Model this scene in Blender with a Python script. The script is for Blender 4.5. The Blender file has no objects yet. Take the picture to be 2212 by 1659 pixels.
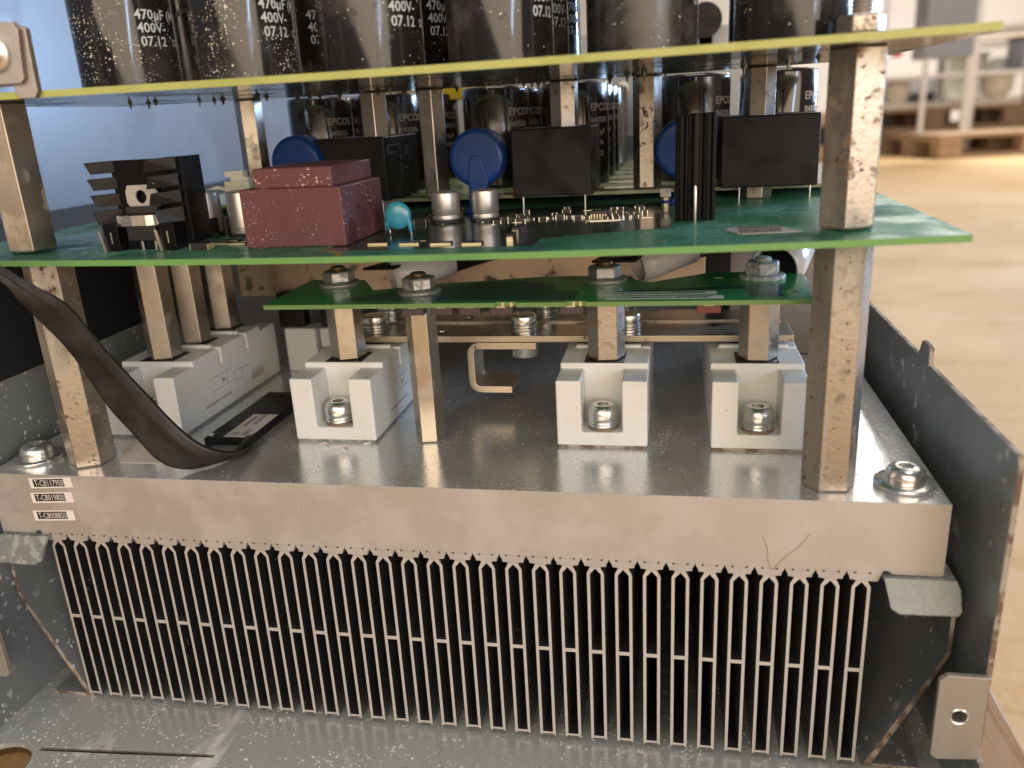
import bpy, bmesh, math, random
from mathutils import Vector, Matrix
SC = bpy.context.scene
random.seed(7)
S = 0.001            # everything below is written in millimetres
# ------------------------------------------------------------------ camera
R = Vector((0.98163656, 0.18322941, -0.05307202))
U = Vector((-0.00789789, 0.31701118, 0.94838892))
F = Vector((-0.19059717, 0.93055408, -0.31263689))
cam = bpy.data.cameras.new('camera')
co = bpy.data.objects.new('camera', cam)
SC.collection.objects.link(co)
M = Matrix((R, U, -F)).transposed().to_4x4()
M.translation = Vector((-85.522, -250.195, 122.387)) * S
co.matrix_world = M
cam.sensor_width = 36
cam.lens = 1779.48 / 2212 * 36
cam.clip_start = 0.01
cam.clip_end = 100
cam.dof.use_dof = True
cam.dof.focus_distance = 0.315
cam.dof.aperture_fstop = 9.5
cam.dof.aperture_blades = 0
SC.camera = co
# ------------------------------------------------------------------ world / lamps
W = bpy.data.worlds.new('World')
SC.world = W
W.use_nodes = True
nt = W.node_tree
bg = nt.nodes['Background']
tc = nt.nodes.new('ShaderNodeTexCoord')
sx = nt.nodes.new('ShaderNodeSeparateXYZ')
nt.links.new(tc.outputs['Generated'], sx.inputs[0])
cr = nt.nodes.new('ShaderNodeValToRGB')
cr.color_ramp.elements[0].position = 0.0
cr.color_ramp.elements[0].color = (0.46, 0.44, 0.42, 1)
cr.color_ramp.elements[1].position = 0.9
cr.color_ramp.elements[1].color = (0.50, 0.52, 0.56, 1)
nt.links.new(sx.outputs['Z'], cr.inputs[0])
nt.links.new(cr.outputs[0], bg.inputs['Color'])
bg.inputs['Strength'].default_value = 0.28


def area(name, loc, target, sx_, sy_, power, col):
    l = bpy.data.lights.new(name, 'AREA')
    l.shape = 'RECTANGLE'
    l.size = sx_
    l.size_y = sy_
    l.energy = power
    l.color = col
    o = bpy.data.objects.new(name, l)
    SC.collection.objects.link(o)
    o.location = loc
    d = Vector(target) - Vector(loc)
    o.rotation_euler = d.to_track_quat('-Z', 'Z').to_euler()
    return o


T0 = (-0.17, 0.05, 0.05)
area('window_light', (3.3, 3.6, 0.80), T0, 0.34, 1.5, 27, (0.42, 0.64, 1.0)).data.spread = math.radians(70)
area('window_light', (4.1, 2.7, 0.85), T0, 0.20, 1.5, 15, (0.45, 0.66, 1.0)).data.spread = math.radians(70)
area('window_light', (1.45, -1.55, 0.60), T0, 0.07, 1.1, 9, (0.5, 0.7, 1.0))
area('ceiling_light', (-0.1, 0.0, 3.2), T0, 2.0, 1.4, 50, (1.0, 0.97, 0.93))
area('warm_bounce_fill', (0.7, -2.9, 0.8), T0, 5.6, 1.8, 140, (1.0, 0.79, 0.59))  # unseen fill lamp standing in for warm bounce off the sunlit floor
area('floor_fill_light', (3.2, 4.4, 3.4), (2.6, 4.6, -0.3), 4.0, 4.5, 165, (1.0, 0.88, 0.72))  # added lamp, only there to brighten the far floor
area('stack_fill_light', (2.0, 6.3, 1.9), (2.0, 6.35, 0), 1.4, 0.9, 150, (1.0, 0.98, 0.94))  # made-up local lamp that overexposes the far white sheets
SC.view_settings.view_transform = 'Standard'
SC.view_settings.look = 'None'
SC.view_settings.exposure = 0.05
SC.view_settings.gamma = 1.0
SC.cycles.max_bounces = 8
SC.cycles.sample_clamp_indirect = 6

# ------------------------------------------------------------------ materials
MATS = {}


def mat(name, col, rough=0.5, metal=0.0, var=None, specks=(), bump=0.0, bscale=900, rvar=0.0,
        streak=None, spec=0.5, coat=0.0, trans=0.0, sss=0.0):
    """var = list of (colour, noise scale, threshold, softness); specks = list of (colour, scale, radius, keep)"""
    if name in MATS:
        return MATS[name]
    m = bpy.data.materials.new(name)
    m.use_nodes = True
    n = m.node_tree.nodes
    L = m.node_tree.links
    b = n['Principled BSDF']
    b.inputs['Metallic'].default_value = metal
    b.inputs['Roughness'].default_value = rough
    b.inputs['Specular IOR Level'].default_value = spec
    b.inputs['Coat Weight'].default_value = coat
    b.inputs['Coat Roughness'].default_value = 0.08
    if trans:
        b.inputs['Transmission Weight'].default_value = trans
    t = n.new('ShaderNodeTexCoord')
    oi = n.new('ShaderNodeObjectInfo')
    add = n.new('ShaderNodeVectorMath')
    add.operation = 'ADD'
    sc = n.new('ShaderNodeVectorMath')
    sc.operation = 'SCALE'
    cb = n.new('ShaderNodeCombineXYZ')
    L.new(oi.outputs['Random'], cb.inputs[0])
    L.new(oi.outputs['Random'], cb.inputs[2])
    L.new(cb.outputs[0], sc.inputs[0])
    sc.inputs['Scale'].default_value = 3.7
    L.new(t.outputs['Object'], add.inputs[0])
    L.new(sc.outputs[0], add.inputs[1])
    vec = add.outputs[0]
    cur = None
    base = n.new('ShaderNodeRGB')
    base.outputs[0].default_value = (*col, 1)
    cur = base.outputs[0]
    metal_sock = None

    def mix(a, fac, c):
        x = n.new('ShaderNodeMix')
        x.data_type = 'RGBA'
        L.new(fac, x.inputs[0])
        L.new(a, x.inputs[6])
        x.inputs[7].default_value = (*c, 1)
        return x.outputs[2]
    dirt = []
    for v in (var or []):
        c, s_, th, so = v[:4]
        nz = n.new('ShaderNodeTexNoise')
        nz.inputs['Scale'].default_value = s_
        nz.inputs['Detail'].default_value = 6
        nz.inputs['Roughness'].default_value = 0.62
        if len(v) > 4:
            mp = n.new('ShaderNodeMapping')
            mp.inputs['Scale'].default_value = v[4]
            L.new(vec, mp.inputs[0])
            L.new(mp.outputs[0], nz.inputs['Vector'])
        else:
            L.new(vec, nz.inputs['Vector'])
        mr = n.new('ShaderNodeMapRange')
        mr.inputs['From Min'].default_value = th
        mr.inputs['From Max'].default_value = th + so
        L.new(nz.outputs[0], mr.inputs[0])
        cur = mix(cur, mr.outputs[0], c)
        dirt.append(mr.outputs[0])
    spk = []
    for (c, s_, rad, keep) in specks:
        vo = n.new('ShaderNodeTexVoronoi')
        vo.inputs['Scale'].default_value = s_
        nz = n.new('ShaderNodeTexNoise')
        nz.inputs['Scale'].default_value = s_ * 1.4
        ad = n.new('ShaderNodeVectorMath')
        ad.operation = 'MULTIPLY_ADD'
        L.new(nz.outputs['Color'], ad.inputs[0])
        k = 0.9 / s_
        ad.inputs[1].default_value = (k, k, k)
        L.new(vec, nz.inputs['Vector'])
        L.new(vec, ad.inputs[2])
        L.new(ad.outputs[0], vo.inputs['Vector'])
        lt = n.new('ShaderNodeMath')
        lt.operation = 'LESS_THAN'
        L.new(vo.outputs['Distance'], lt.inputs[0])
        sp = n.new('ShaderNodeSeparateColor')
        L.new(vo.outputs['Color'], sp.inputs[0])
        rr = n.new('ShaderNodeMath')
        rr.operation = 'MULTIPLY'
        rr.inputs[1].default_value = rad * 0.8
        L.new(sp.outputs[1], rr.inputs[0])
        L.new(rr.outputs[0], lt.inputs[1])
        gt = n.new('ShaderNodeMath')
        gt.operation = 'LESS_THAN'
        gt.inputs[1].default_value = keep
        L.new(sp.outputs[0], gt.inputs[0])
        # dust lies in patches
        pz = n.new('ShaderNodeTexNoise')
        pz.inputs['Scale'].default_value = s_ / 14
        L.new(vec, pz.inputs['Vector'])
        pr = n.new('ShaderNodeMapRange')
        pr.inputs['From Min'].default_value = 0.43
        pr.inputs['From Max'].default_value = 0.60
        L.new(pz.outputs[0], pr.inputs[0])
        mu = n.new('ShaderNodeMath')
        mu.operation = 'MULTIPLY'
        L.new(lt.outputs[0], mu.inputs[0])
        L.new(gt.outputs[0], mu.inputs[1])
        m2 = n.new('ShaderNodeMath')
        m2.operation = 'MULTIPLY'
        L.new(mu.outputs[0], m2.inputs[0])
        L.new(pr.outputs[0], m2.inputs[1])
        cur = mix(cur, m2.outputs[0], c)
        spk.append(m2.outputs[0])
    L.new(cur, b.inputs['Base Color'])
    # roughness: dirt and specks are duller
    rs = None
    if rvar or dirt or spk or streak:
        val = n.new('ShaderNodeValue')
        val.outputs[0].default_value = rough
        rs = val.outputs[0]
        if rvar:
            nz = n.new('ShaderNodeTexNoise')
            nz.inputs['Scale'].default_value = 90
            nz.inputs['Detail'].default_value = 8
            if streak:
                mp = n.new('ShaderNodeMapping')
                mp.inputs['Scale'].default_value = streak
                L.new(vec, mp.inputs[0])
                L.new(mp.outputs[0], nz.inputs['Vector'])
            else:
                L.new(vec, nz.inputs['Vector'])
            ma = n.new('ShaderNodeMath')
            ma.operation = 'MULTIPLY_ADD'
            L.new(nz.outputs[0], ma.inputs[0])
            ma.inputs[1].default_value = rvar
            ma.inputs[2].default_value = rough - rvar / 2
            rs = ma.outputs[0]
        for s_ in dirt + spk:
            mx = n.new('ShaderNodeMath')
            mx.operation = 'MULTIPLY_ADD'
            L.new(s_, mx.inputs[0])
            mx.inputs[1].default_value = 0.35 if s_ in dirt else 0.5
            L.new(rs, mx.inputs[2])
            rs = mx.outputs[0]
        L.new(rs, b.inputs['Roughness'])
    if metal > 0 and (dirt or spk):
        v = n.new('ShaderNodeValue')
        v.outputs[0].default_value = metal
        ms = v.outputs[0]
        for s_ in dirt + spk:
            mx = n.new('ShaderNodeMath')
            mx.operation = 'MULTIPLY_ADD'
            mx.use_clamp = True
            L.new(s_, mx.inputs[0])
            mx.inputs[1].default_value = -0.75 * metal
            L.new(ms, mx.inputs[2])
            ms = mx.outputs[0]
        L.new(ms, b.inputs['Metallic'])
    if bump:
        nz = n.new('ShaderNodeTexNoise')
        nz.inputs['Scale'].default_value = bscale
        nz.inputs['Detail'].default_value = 5
        if streak:
            mp = n.new('ShaderNodeMapping')
            mp.inputs['Scale'].default_value = streak
            L.new(vec, mp.inputs[0])
            L.new(mp.outputs[0], nz.inputs['Vector'])
        else:
            L.new(vec, nz.inputs['Vector'])
        bp = n.new('ShaderNodeBump')
        bp.inputs['Strength'].default_value = bump
        bp.inputs['Distance'].default_value = 0.0003
        L.new(nz.outputs[0], bp.inputs['Height'])
        L.new(bp.outputs[0], b.inputs['Normal'])
    MATS[name] = m
    return m


DUST = (0.75, 0.72, 0.6)
RUST = (0.20, 0.07, 0.025)
m_alu_face = mat('aluminium_sawn_face', (0.50, 0.475, 0.45), 0.48, 0.6, var=[((0.45, 0.425, 0.40), 45, 0.46, 0.35)], specks=[((0.8, 0.78, 0.74), 1100, 0.4, 0.12), ((0.14, 0.1, 0.08), 500, 0.2, 0.12)], bump=0.12, bscale=1500)
m_alu_top = mat('aluminium_milled_plate', (0.72, 0.74, 0.76), 0.2, 0.72, var=[((0.66, 0.67, 0.68), 12, 0.56, 0.6)], specks=[((0.85, 0.85, 0.82), 1200, 0.52, 0.42), ((0.8, 0.8, 0.78), 500, 0.32, 0.2)], rvar=0.16, streak=(2.0, 9.0, 1.0), bump=0.12, bscale=420)
m_fin = mat('aluminium_fin', (0.60, 0.575, 0.55), 0.48, 0.6, var=[((0.45, 0.43, 0.40), 200, 0.55, 0.2)], bump=0.1, bscale=1600)
m_fin_in = mat('smooth_extruded_fin_side', (0.36, 0.36, 0.37), 0.36, 1.0, specks=[((0.45, 0.45, 0.45), 500, 0.3, 0.12)])  # smooth finish; base also darkened for the shade between the fins
m_dark_line = mat('dark_seam', (0.03, 0.025, 0.02), 0.8)
m_zinc = mat('zinc_plated_standoff', (0.47, 0.43, 0.37), 0.3, 0.96, var=[((0.36, 0.31, 0.25), 60, 0.52, 0.2)], specks=[((0.14, 0.11, 0.08), 1300, 0.3, 0.22)], rvar=0.15, bump=0.12, bscale=900)
m_zinc_rust = mat('corroded_zinc_standoff', (0.41, 0.37, 0.32), 0.34, 0.9, var=[((0.25, 0.255, 0.22), 45, 0.50, 0.2, (1, 1, 0.4)), ((0.24, 0.185, 0.13), 150, 0.56, 0.12), ((0.085, 0.05, 0.03), 280, 0.61, 0.06), (RUST, 450, 0.63, 0.05)], specks=[((0.12, 0.07, 0.04), 900, 0.34, 0.25)], bump=0.25, bscale=700)
m_nickel = mat('bright_screw_steel', (0.74, 0.75, 0.74), 0.26, 0.95, var=[((0.5, 0.48, 0.42), 300, 0.6, 0.15)], rvar=0.1)
m_washer = mat('grey_zinc_nut', (0.42, 0.42, 0.40), 0.45, 0.8, var=[((0.3, 0.29, 0.27), 300, 0.5, 0.2)], bump=0.15)
m_corr = mat('white_corroded_nut', (0.42, 0.44, 0.44), 0.7, 0.4, var=[((0.68, 0.75, 0.78), 520, 0.52, 0.1), ((0.16, 0.14, 0.12), 700, 0.6, 0.08)], bump=1.0, bscale=1500)
m_brass = mat('dark_brass_stud', (0.30, 0.22, 0.13), 0.35, 0.9)
m_white = mat('cream_module_plastic', (0.64, 0.67, 0.68), 0.42, var=[((0.58, 0.56, 0.5), 60, 0.5, 0.3)], specks=[((0.3, 0.27, 0.22), 600, 0.2, 0.08)], bump=0.06, bscale=2200)
m_white_dirty = mat('cream_module_plastic_with_brown_specks', (0.65, 0.67, 0.67), 0.40, var=[((0.58, 0.57, 0.54), 60, 0.5, 0.3), ((0.36, 0.25, 0.15), 260, 0.68, 0.08)], specks=[((0.25, 0.16, 0.09), 640, 0.34, 0.24)], bump=0.06, bscale=2200)
m_black_plastic = mat('black_potting_box', (0.007, 0.007, 0.008), 0.36, spec=0.22, var=[((0.012, 0.011, 0.012), 60, 0.45, 0.2)], specks=[((0.3, 0.3, 0.28), 300, 0.12, 0.14)], bump=0.15, bscale=1600)
m_black_metal = mat('black_anodised_heatsink', (0.005, 0.005, 0.006), 0.34, spec=0.16, specks=[(DUST, 500, 0.2, 0.12)], bump=0.1)
m_rear_shade = mat('dark_grey_rear_shade', (0.20, 0.21, 0.225), 0.4, var=[((0.12, 0.12, 0.13), 12, 0.45, 0.2)])  # shade of the space behind the busbars as a dark grey
m_black_matte = mat('black_duct_plastic', (0.010, 0.012, 0.016), 0.6, bump=0.1)
m_sleeve = mat('black_capacitor_sleeve', (0.016, 0.015, 0.015), 0.11, var=[((0.07, 0.064, 0.058), 30, 0.46, 0.3)], specks=[(DUST, 1500, 0.60, 0.5), (DUST, 800, 0.42, 0.22)], rvar=0.06, coat=0.0)
m_sleeve_clean = mat('black_capacitor_sleeve_smudged', (0.016, 0.015, 0.015), 0.11, var=[((0.10, 0.090, 0.082), 28, 0.47, 0.22), ((0.02, 0.018, 0.016), 95, 0.60, 0.06)], specks=[(DUST, 1300, 0.5, 0.08)], rvar=0.06, coat=0.0)
m_sleeve_low = mat('brown_black_capacitor_sleeve', (0.020, 0.015, 0.013), 0.12, var=[((0.05, 0.035, 0.028), 40, 0.5, 0.25)], specks=[(DUST, 380, 0.2, 0.07)], coat=0.3)
m_can = mat('capacitor_aluminium_can', (0.7, 0.7, 0.7), 0.25, 0.9)
m_print = mat('pale_grey_print', (0.50, 0.56, 0.56), 0.6)
m_print_low = mat('beige_print', (0.36, 0.32, 0.28), 0.6)
m_pcb2 = mat('green_solder_mask', (0.038, 0.23, 0.12), 0.36, var=[((0.02, 0.13, 0.10), 16, 0.50, 0.08), ((0.12, 0.34, 0.24), 34, 0.46, 0.2)], specks=[((0.5, 0.75, 0.68), 900, 0.45, 0.34), ((0.4, 0.62, 0.55), 1500, 0.5, 0.5)], rvar=0.12, coat=0.08)
m_pcb1 = mat('dark_green_solder_mask', (0.025, 0.25, 0.065), 0.28, var=[((0.016, 0.16, 0.05), 18, 0.55, 0.1)], specks=[((0.5, 0.65, 0.5), 500, 0.2, 0.05)], coat=0.35)
m_pcbdark = mat('dark_copper_area_mask', (0.012, 0.075, 0.055), 0.25, coat=0.1)
m_pcb3 = mat('grey_green_board_underside', (0.05, 0.065, 0.05), 0.14, var=[((0.03, 0.045, 0.035), 30, 0.5, 0.1)], coat=0.4)
m_pcb4 = mat('green_board_lit_tone', (0.20, 0.25, 0.13), 0.25, var=[((0.36, 0.38, 0.24), 50, 0.5, 0.15)], coat=0.3)  # yellow paleness of the lit board is put into its colour
m_edge3 = mat('yellow_board_edge', (0.41, 0.45, 0.14), 0.5, var=[((0.33, 0.37, 0.10), 50, 0.5, 0.2)], bump=0.3, bscale=2500)
m_edge2 = mat('light_green_board_edge', (0.13, 0.31, 0.085), 0.45, var=[((0.10, 0.25, 0.085), 40, 0.5, 0.2)], bump=0.2)
m_edge1 = mat('olive_green_board_edge', (0.12, 0.22, 0.07), 0.5, bump=0.2)
m_solder = mat('solder', (0.36, 0.34, 0.24), 0.3, 0.9)
m_pin = mat('tinned_pin', (0.75, 0.72, 0.66), 0.28, 0.95)
m_gold = mat('gold_solder_pad', (0.62, 0.56, 0.36), 0.35, 0.7)
m_chip = mat('black_chip', (0.018, 0.017, 0.018), 0.4)
m_chip_brown = mat('brown_chip_resistor', (0.05, 0.035, 0.04), 0.5)
m_maroon = mat('maroon_potted_transformer', (0.105, 0.034, 0.040), 0.5, var=[((0.14, 0.052, 0.056), 45, 0.45, 0.25)], specks=[((0.70, 0.52, 0.48), 1200, 0.5, 0.3), ((0.36, 0.17, 0.16), 1500, 0.45, 0.5)], bump=0.35, bscale=1300)
m_blue = mat('blue_varistor_coating', (0.008, 0.048, 0.22), 0.3, spec=0.3, var=[((0.018, 0.06, 0.21), 40, 0.5, 0.2)], coat=0.0, bump=0.12, bscale=250)
m_teal = mat('turquoise_capacitor_coating', (0.035, 0.25, 0.37), 0.24, var=[((0.12, 0.33, 0.28), 180, 0.6, 0.15)], coat=0.4)
m_orange = mat('orange_coating', (0.5, 0.2, 0.02), 0.5)
m_canmat = mat('satin_aluminium_can', (0.60, 0.585, 0.57), 0.4, 0.8, var=[((0.5, 0.4, 0.22), 200, 0.62, 0.15)])
m_ivory = mat('ivory_connector_plastic', (0.88, 0.87, 0.72), 0.45)
m_brown_plate = mat('stained_aluminium_plate', (0.46, 0.37, 0.28), 0.35, 0.75, var=[((0.30, 0.24, 0.18), 18, 0.5, 0.2), ((0.10, 0.07, 0.05), 75, 0.565, 0.06)], specks=[((0.06, 0.04, 0.03), 220, 0.34, 0.2)], rvar=0.2)
m_grey_plate = mat('dusty_grey_plate', (0.22, 0.20, 0.185), 0.5, 0.4, var=[((0.13, 0.12, 0.115), 40, 0.5, 0.2)], specks=[((0.4, 0.38, 0.34), 250, 0.2, 0.1)])
m_busbar = mat('tinned_busbar', (0.40, 0.38, 0.36), 0.24, 0.95, var=[((0.36, 0.31, 0.24), 40, 0.5, 0.2)], rvar=0.1)
m_busedge = mat('spotted_busbar', (0.44, 0.38, 0.30), 0.38, 0.7, var=[((0.16, 0.12, 0.09), 330, 0.62, 0.06)], specks=[((0.06, 0.04, 0.03), 520, 0.36, 0.34)])
m_sleevewhite = mat('white_heat_shrink', (0.55, 0.56, 0.58), 0.25, trans=0.0, coat=0.2, var=[((0.62, 0.60, 0.55), 60, 0.5, 0.3)], bump=0.3, bscale=120)
m_cable = mat('black_cable_jacket', (0.011, 0.010, 0.010), 0.45, var=[((0.024, 0.020, 0.019), 60, 0.45, 0.2)], specks=[(DUST, 400, 0.22, 0.08)], bump=0.3, bscale=600)
m_gloss_black = mat('glossy_black_cable', (0.008, 0.008, 0.008), 0.25)
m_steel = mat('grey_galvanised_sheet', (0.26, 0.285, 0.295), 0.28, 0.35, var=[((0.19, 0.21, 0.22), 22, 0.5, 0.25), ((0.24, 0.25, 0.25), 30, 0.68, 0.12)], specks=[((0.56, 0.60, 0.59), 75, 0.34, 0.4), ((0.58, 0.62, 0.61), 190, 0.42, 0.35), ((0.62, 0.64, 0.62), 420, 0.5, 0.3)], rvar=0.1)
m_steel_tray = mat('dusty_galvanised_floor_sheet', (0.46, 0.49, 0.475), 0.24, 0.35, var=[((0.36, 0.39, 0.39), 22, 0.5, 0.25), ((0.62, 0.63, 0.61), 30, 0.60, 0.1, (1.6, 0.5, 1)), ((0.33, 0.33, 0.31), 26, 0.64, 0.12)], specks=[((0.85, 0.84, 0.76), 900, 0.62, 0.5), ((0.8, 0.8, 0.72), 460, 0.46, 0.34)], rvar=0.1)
m_galv = mat('mottled_zinc_tab', (0.21, 0.235, 0.235), 0.5, 0.4, var=[((0.31, 0.335, 0.33), 330, 0.5, 0.08)], bump=0.2)
m_tab = mat('brushed_steel_tab', (0.36, 0.33, 0.29), 0.5, 0.6, var=[((0.27, 0.25, 0.22), 70, 0.5, 0.3, (1, 1, 0.2))])
m_rust_edge = mat('rusty_cut_edge', (0.15, 0.10, 0.075), 0.8, 0.2, var=[((0.34, 0.30, 0.25), 120, 0.45, 0.1)], bump=0.4)
m_grey_panel = mat('grey_painted_panel', (0.105, 0.113, 0.128), 0.30, var=[((0.09, 0.098, 0.112), 8, 0.45, 0.2)], specks=[((0.6, 0.6, 0.6), 60, 0.09, 0.10)], bump=0.05, bscale=900)
m_rear_sheet = mat('light_grey_sheet', (0.30, 0.31, 0.32), 0.35)
m_bracket = mat('steel_bracket', (0.52, 0.50, 0.49), 0.45, 0.6, var=[((0.36, 0.34, 0.32), 90, 0.5, 0.2)], bump=0.1)
m_copper_edge = mat('copper_brown_edge', (0.22, 0.16, 0.12), 0.6, 0.3)
m_sticker = mat('white_paper_sticker', (0.72, 0.68, 0.66), 0.6, var=[((0.6, 0.52, 0.52), 200, 0.6, 0.1)])
m_sticker_grey = mat('grey_green_paper_sticker', (0.55, 0.62, 0.58), 0.5)
m_ink = mat('black_ink', (0.02, 0.02, 0.022), 0.6)
m_ink_soft = mat('faded_grey_ink', (0.28, 0.28, 0.25), 0.6)
m_blue_ink = mat('blue_ink', (0.02, 0.08, 0.4), 0.6)
m_yellow = mat('yellow_foam', (0.85, 0.60, 0.02), 0.5)
m_wood = mat('pine_plank', (0.30, 0.165, 0.065), 0.65, var=[((0.20, 0.105, 0.04), 26, 0.48, 0.2, (6, 0.5, 6)), ((0.38, 0.23, 0.10), 60, 0.55, 0.2, (6, 0.5, 6))], bump=0.3, bscale=200)
m_pallet = mat('weathered_pallet_wood', (0.46, 0.33, 0.22), 0.8, var=[((0.34, 0.22, 0.13), 12, 0.5, 0.2)])
m_floor = mat('beige_workshop_floor', (0.52, 0.335, 0.155), 0.5, spec=0.25, var=[((0.57, 0.39, 0.21), 1.6, 0.45, 0.25), ((0.47, 0.295, 0.13), 9, 0.54, 0.2, (0.6, 2.2, 1)), ((0.58, 0.43, 0.27), 130, 0.45, 0.3)])
m_wall = mat('pale_workshop_wall', (0.72, 0.69, 0.66), 0.8, var=[((0.64, 0.61, 0.6), 1.2, 0.5, 0.2)])
m_white_metal = mat('white_painted_steel', (0.75, 0.75, 0.77), 0.3)
m_blue_grey = mat('blue_grey_cabinet', (0.30, 0.33, 0.42), 0.4, var=[((0.36, 0.38, 0.45), 3, 0.5, 0.3)])
m_dull = mat('dull_grey_machine', (0.32, 0.31, 0.31), 0.5)
m_wrap = mat('white_plastic_wrap', (0.92, 0.92, 0.9), 0.2, coat=0.5)
m_red = mat('red_plastic', (0.6, 0.03, 0.03), 0.5)


# ------------------------------------------------------------------ mesh builder
class MB:
    def __init__(s):
        s.v = []
        s.f = []
        s.sm = []
        s.mi = []

    def _add(s, vs, fs, smooth=False, mi=0):
        o = len(s.v)
        s.v += [tuple(v) for v in vs]
        s.f += [tuple(i + o for i in f) for f in fs]
        s.sm += [smooth] * len(fs)
        s.mi += [mi] * len(fs)
        return s

    def box(s, x0, x1, y0, y1, z0, z1, mi=0):
        vs = [(x, y, z) for z in (z0, z1) for y in (y0, y1) for x in (x0, x1)]
        return s._add(vs, [(0, 2, 3, 1), (4, 5, 7, 6), (0, 1, 5, 4), (2, 6, 7, 3), (0, 4, 6, 2), (1, 3, 7, 5)], mi=mi)

    def prism(s, loops, axis, a0, a1, cap_mi=0, side_mi=0):
        """loops: outline first, then holes, in the two other axes (x,z for 'y'; x,y for 'z'; y,z for 'x')"""
        bm = bmesh.new()
        es = []
        for lp in loops:
            vs = [bm.verts.new((p[0], p[1], 0)) for p in lp]
            for i in range(len(vs)):
                es.append(bm.edges.new((vs[i], vs[(i + 1) % len(vs)])))
        bmesh.ops.triangle_fill(bm, use_beauty=True, use_dissolve=False, edges=es, normal=(0, 0, 1))
        bm.verts.ensure_lookup_table()
        bm.faces.ensure_lookup_table()

        def P(p, a):
            return (p[0], a, p[1]) if axis == 'y' else ((p[0], p[1], a) if axis == 'z' else (a, p[0], p[1]))
        pts = [(v.co.x, v.co.y) for v in bm.verts]
        tris = [[v.index for v in f.verts] for f in bm.faces]
        n = len(pts)
        vs = [P(p, a0) for p in pts] + [P(p, a1) for p in pts]
        fs = [tuple(t) for t in tris] + [tuple(reversed([i + n for i in t])) for t in tris]
        s._add(vs, fs, mi=cap_mi)
        # sides with verts of their own (flat shading)
        k = 0
        for lp in loops:
            m = len(lp)
            vv = [P(p, a0) for p in lp] + [P(p, a1) for p in lp]
            ff = [(i, (i + 1) % m, (i + 1) % m + m, i + m) for i in range(m)]
            s._add(vv, ff, mi=side_mi)
        bm.free()
        return s

    def lathe(s, prof, c=(0, 0, 0), n=32, axis='z', smooth=True, caps=True, mi=0):
        """prof: (radius, height) pairs"""
        vs = []
        for r, h in prof:
            for i in range(n):
                a = 2 * math.pi * i / n
                x, y = r * math.cos(a), r * math.sin(a)
                p = (x, y, h) if axis == 'z' else ((x, -h, y) if axis == 'y' else (h, x, y))
                vs.append((p[0] + c[0], p[1] + c[1], p[2] + c[2]))
        fs = []
        for j in range(len(prof) - 1):
            for i in range(n):
                fs.append((j * n + i, j * n + (i + 1) % n, (j + 1) * n + (i + 1) % n, (j + 1) * n + i))
        s._add(vs, fs, smooth, mi)
        if caps:
            o = len(vs)
            if prof[0][0] > 0.01:
                s._add(vs[:n], [tuple(reversed(range(n)))], mi=mi)
            if prof[-1][0] > 0.01:
                s._add(vs[-n:], [tuple(range(n))], mi=mi)
        return s

    def cyl(s, c, r, h, n=24, axis='z', smooth=True, mi=0):
        return s.lathe([(r, 0), (r, h)], c, n, axis, smooth, mi=mi)

    def hexa(s, c, af, h, rot=0.0, ch=0.6, mi=0):
        """hexagonal bar with chamfered ends"""
        r = af / math.sqrt(3)
        vs = []
        for (rr, z) in ((r * 0.93, 0), (r, ch), (r, h - ch), (r * 0.93, h)):
            for i in range(6):
                a = rot - 2 * math.pi / 3 + i * math.pi / 3
                vs.append((c[0] + rr * math.cos(a), c[1] + rr * math.sin(a), c[2] + z))
        fs = [tuple(reversed(range(6))), tuple(range(18, 24))]
        for j in range(3):
            for i in range(6):
                fs.append((j * 6 + i, j * 6 + (i + 1) % 6, (j + 1) * 6 + (i + 1) % 6, (j + 1) * 6 + i))
        return s._add(vs, fs, mi=mi)

    def cells(s, xs, ys, zs, filled):
        """one closed skin round the filled cells of an uneven grid"""
        idx = {}

        def V(i, j, k):
            if (i, j, k) not in idx:
                idx[(i, j, k)] = len(s.v)
                s.v.append((xs[i], ys[j], zs[k]))
            return idx[(i, j, k)]
        nx, ny, nz = len(xs) - 1, len(ys) - 1, len(zs) - 1
        F = lambda i, j, k: 0 <= i < nx and 0 <= j < ny and 0 <= k < nz and filled((xs[i] + xs[i + 1]) / 2, (ys[j] + ys[j + 1]) / 2, (zs[k] + zs[k + 1]) / 2)
        for i in range(nx):
            for j in range(ny):
                for k in range(nz):
                    if not F(i, j, k): continue
                    for (d, q) in (((-1, 0, 0), ((0, 0, 0), (0, 0, 1), (0, 1, 1), (0, 1, 0))), ((1, 0, 0), ((1, 0, 0), (1, 1, 0), (1, 1, 1), (1, 0, 1))),
                                   ((0, -1, 0), ((0, 0, 0), (1, 0, 0), (1, 0, 1), (0, 0, 1))), ((0, 1, 0), ((0, 1, 0), (0, 1, 1), (1, 1, 1), (1, 1, 0))),
                                   ((0, 0, -1), ((0, 0, 0), (0, 1, 0), (1, 1, 0), (1, 0, 0))), ((0, 0, 1), ((0, 0, 1), (1, 0, 1), (1, 1, 1), (0, 1, 1)))):
                        if not F(i + d[0], j + d[1], k + d[2]):
                            s.f.append(tuple(V(i + a, j + b, k + c) for a, b, c in q))
                            s.sm.append(False)
                            s.mi.append(0)
        return s

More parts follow.
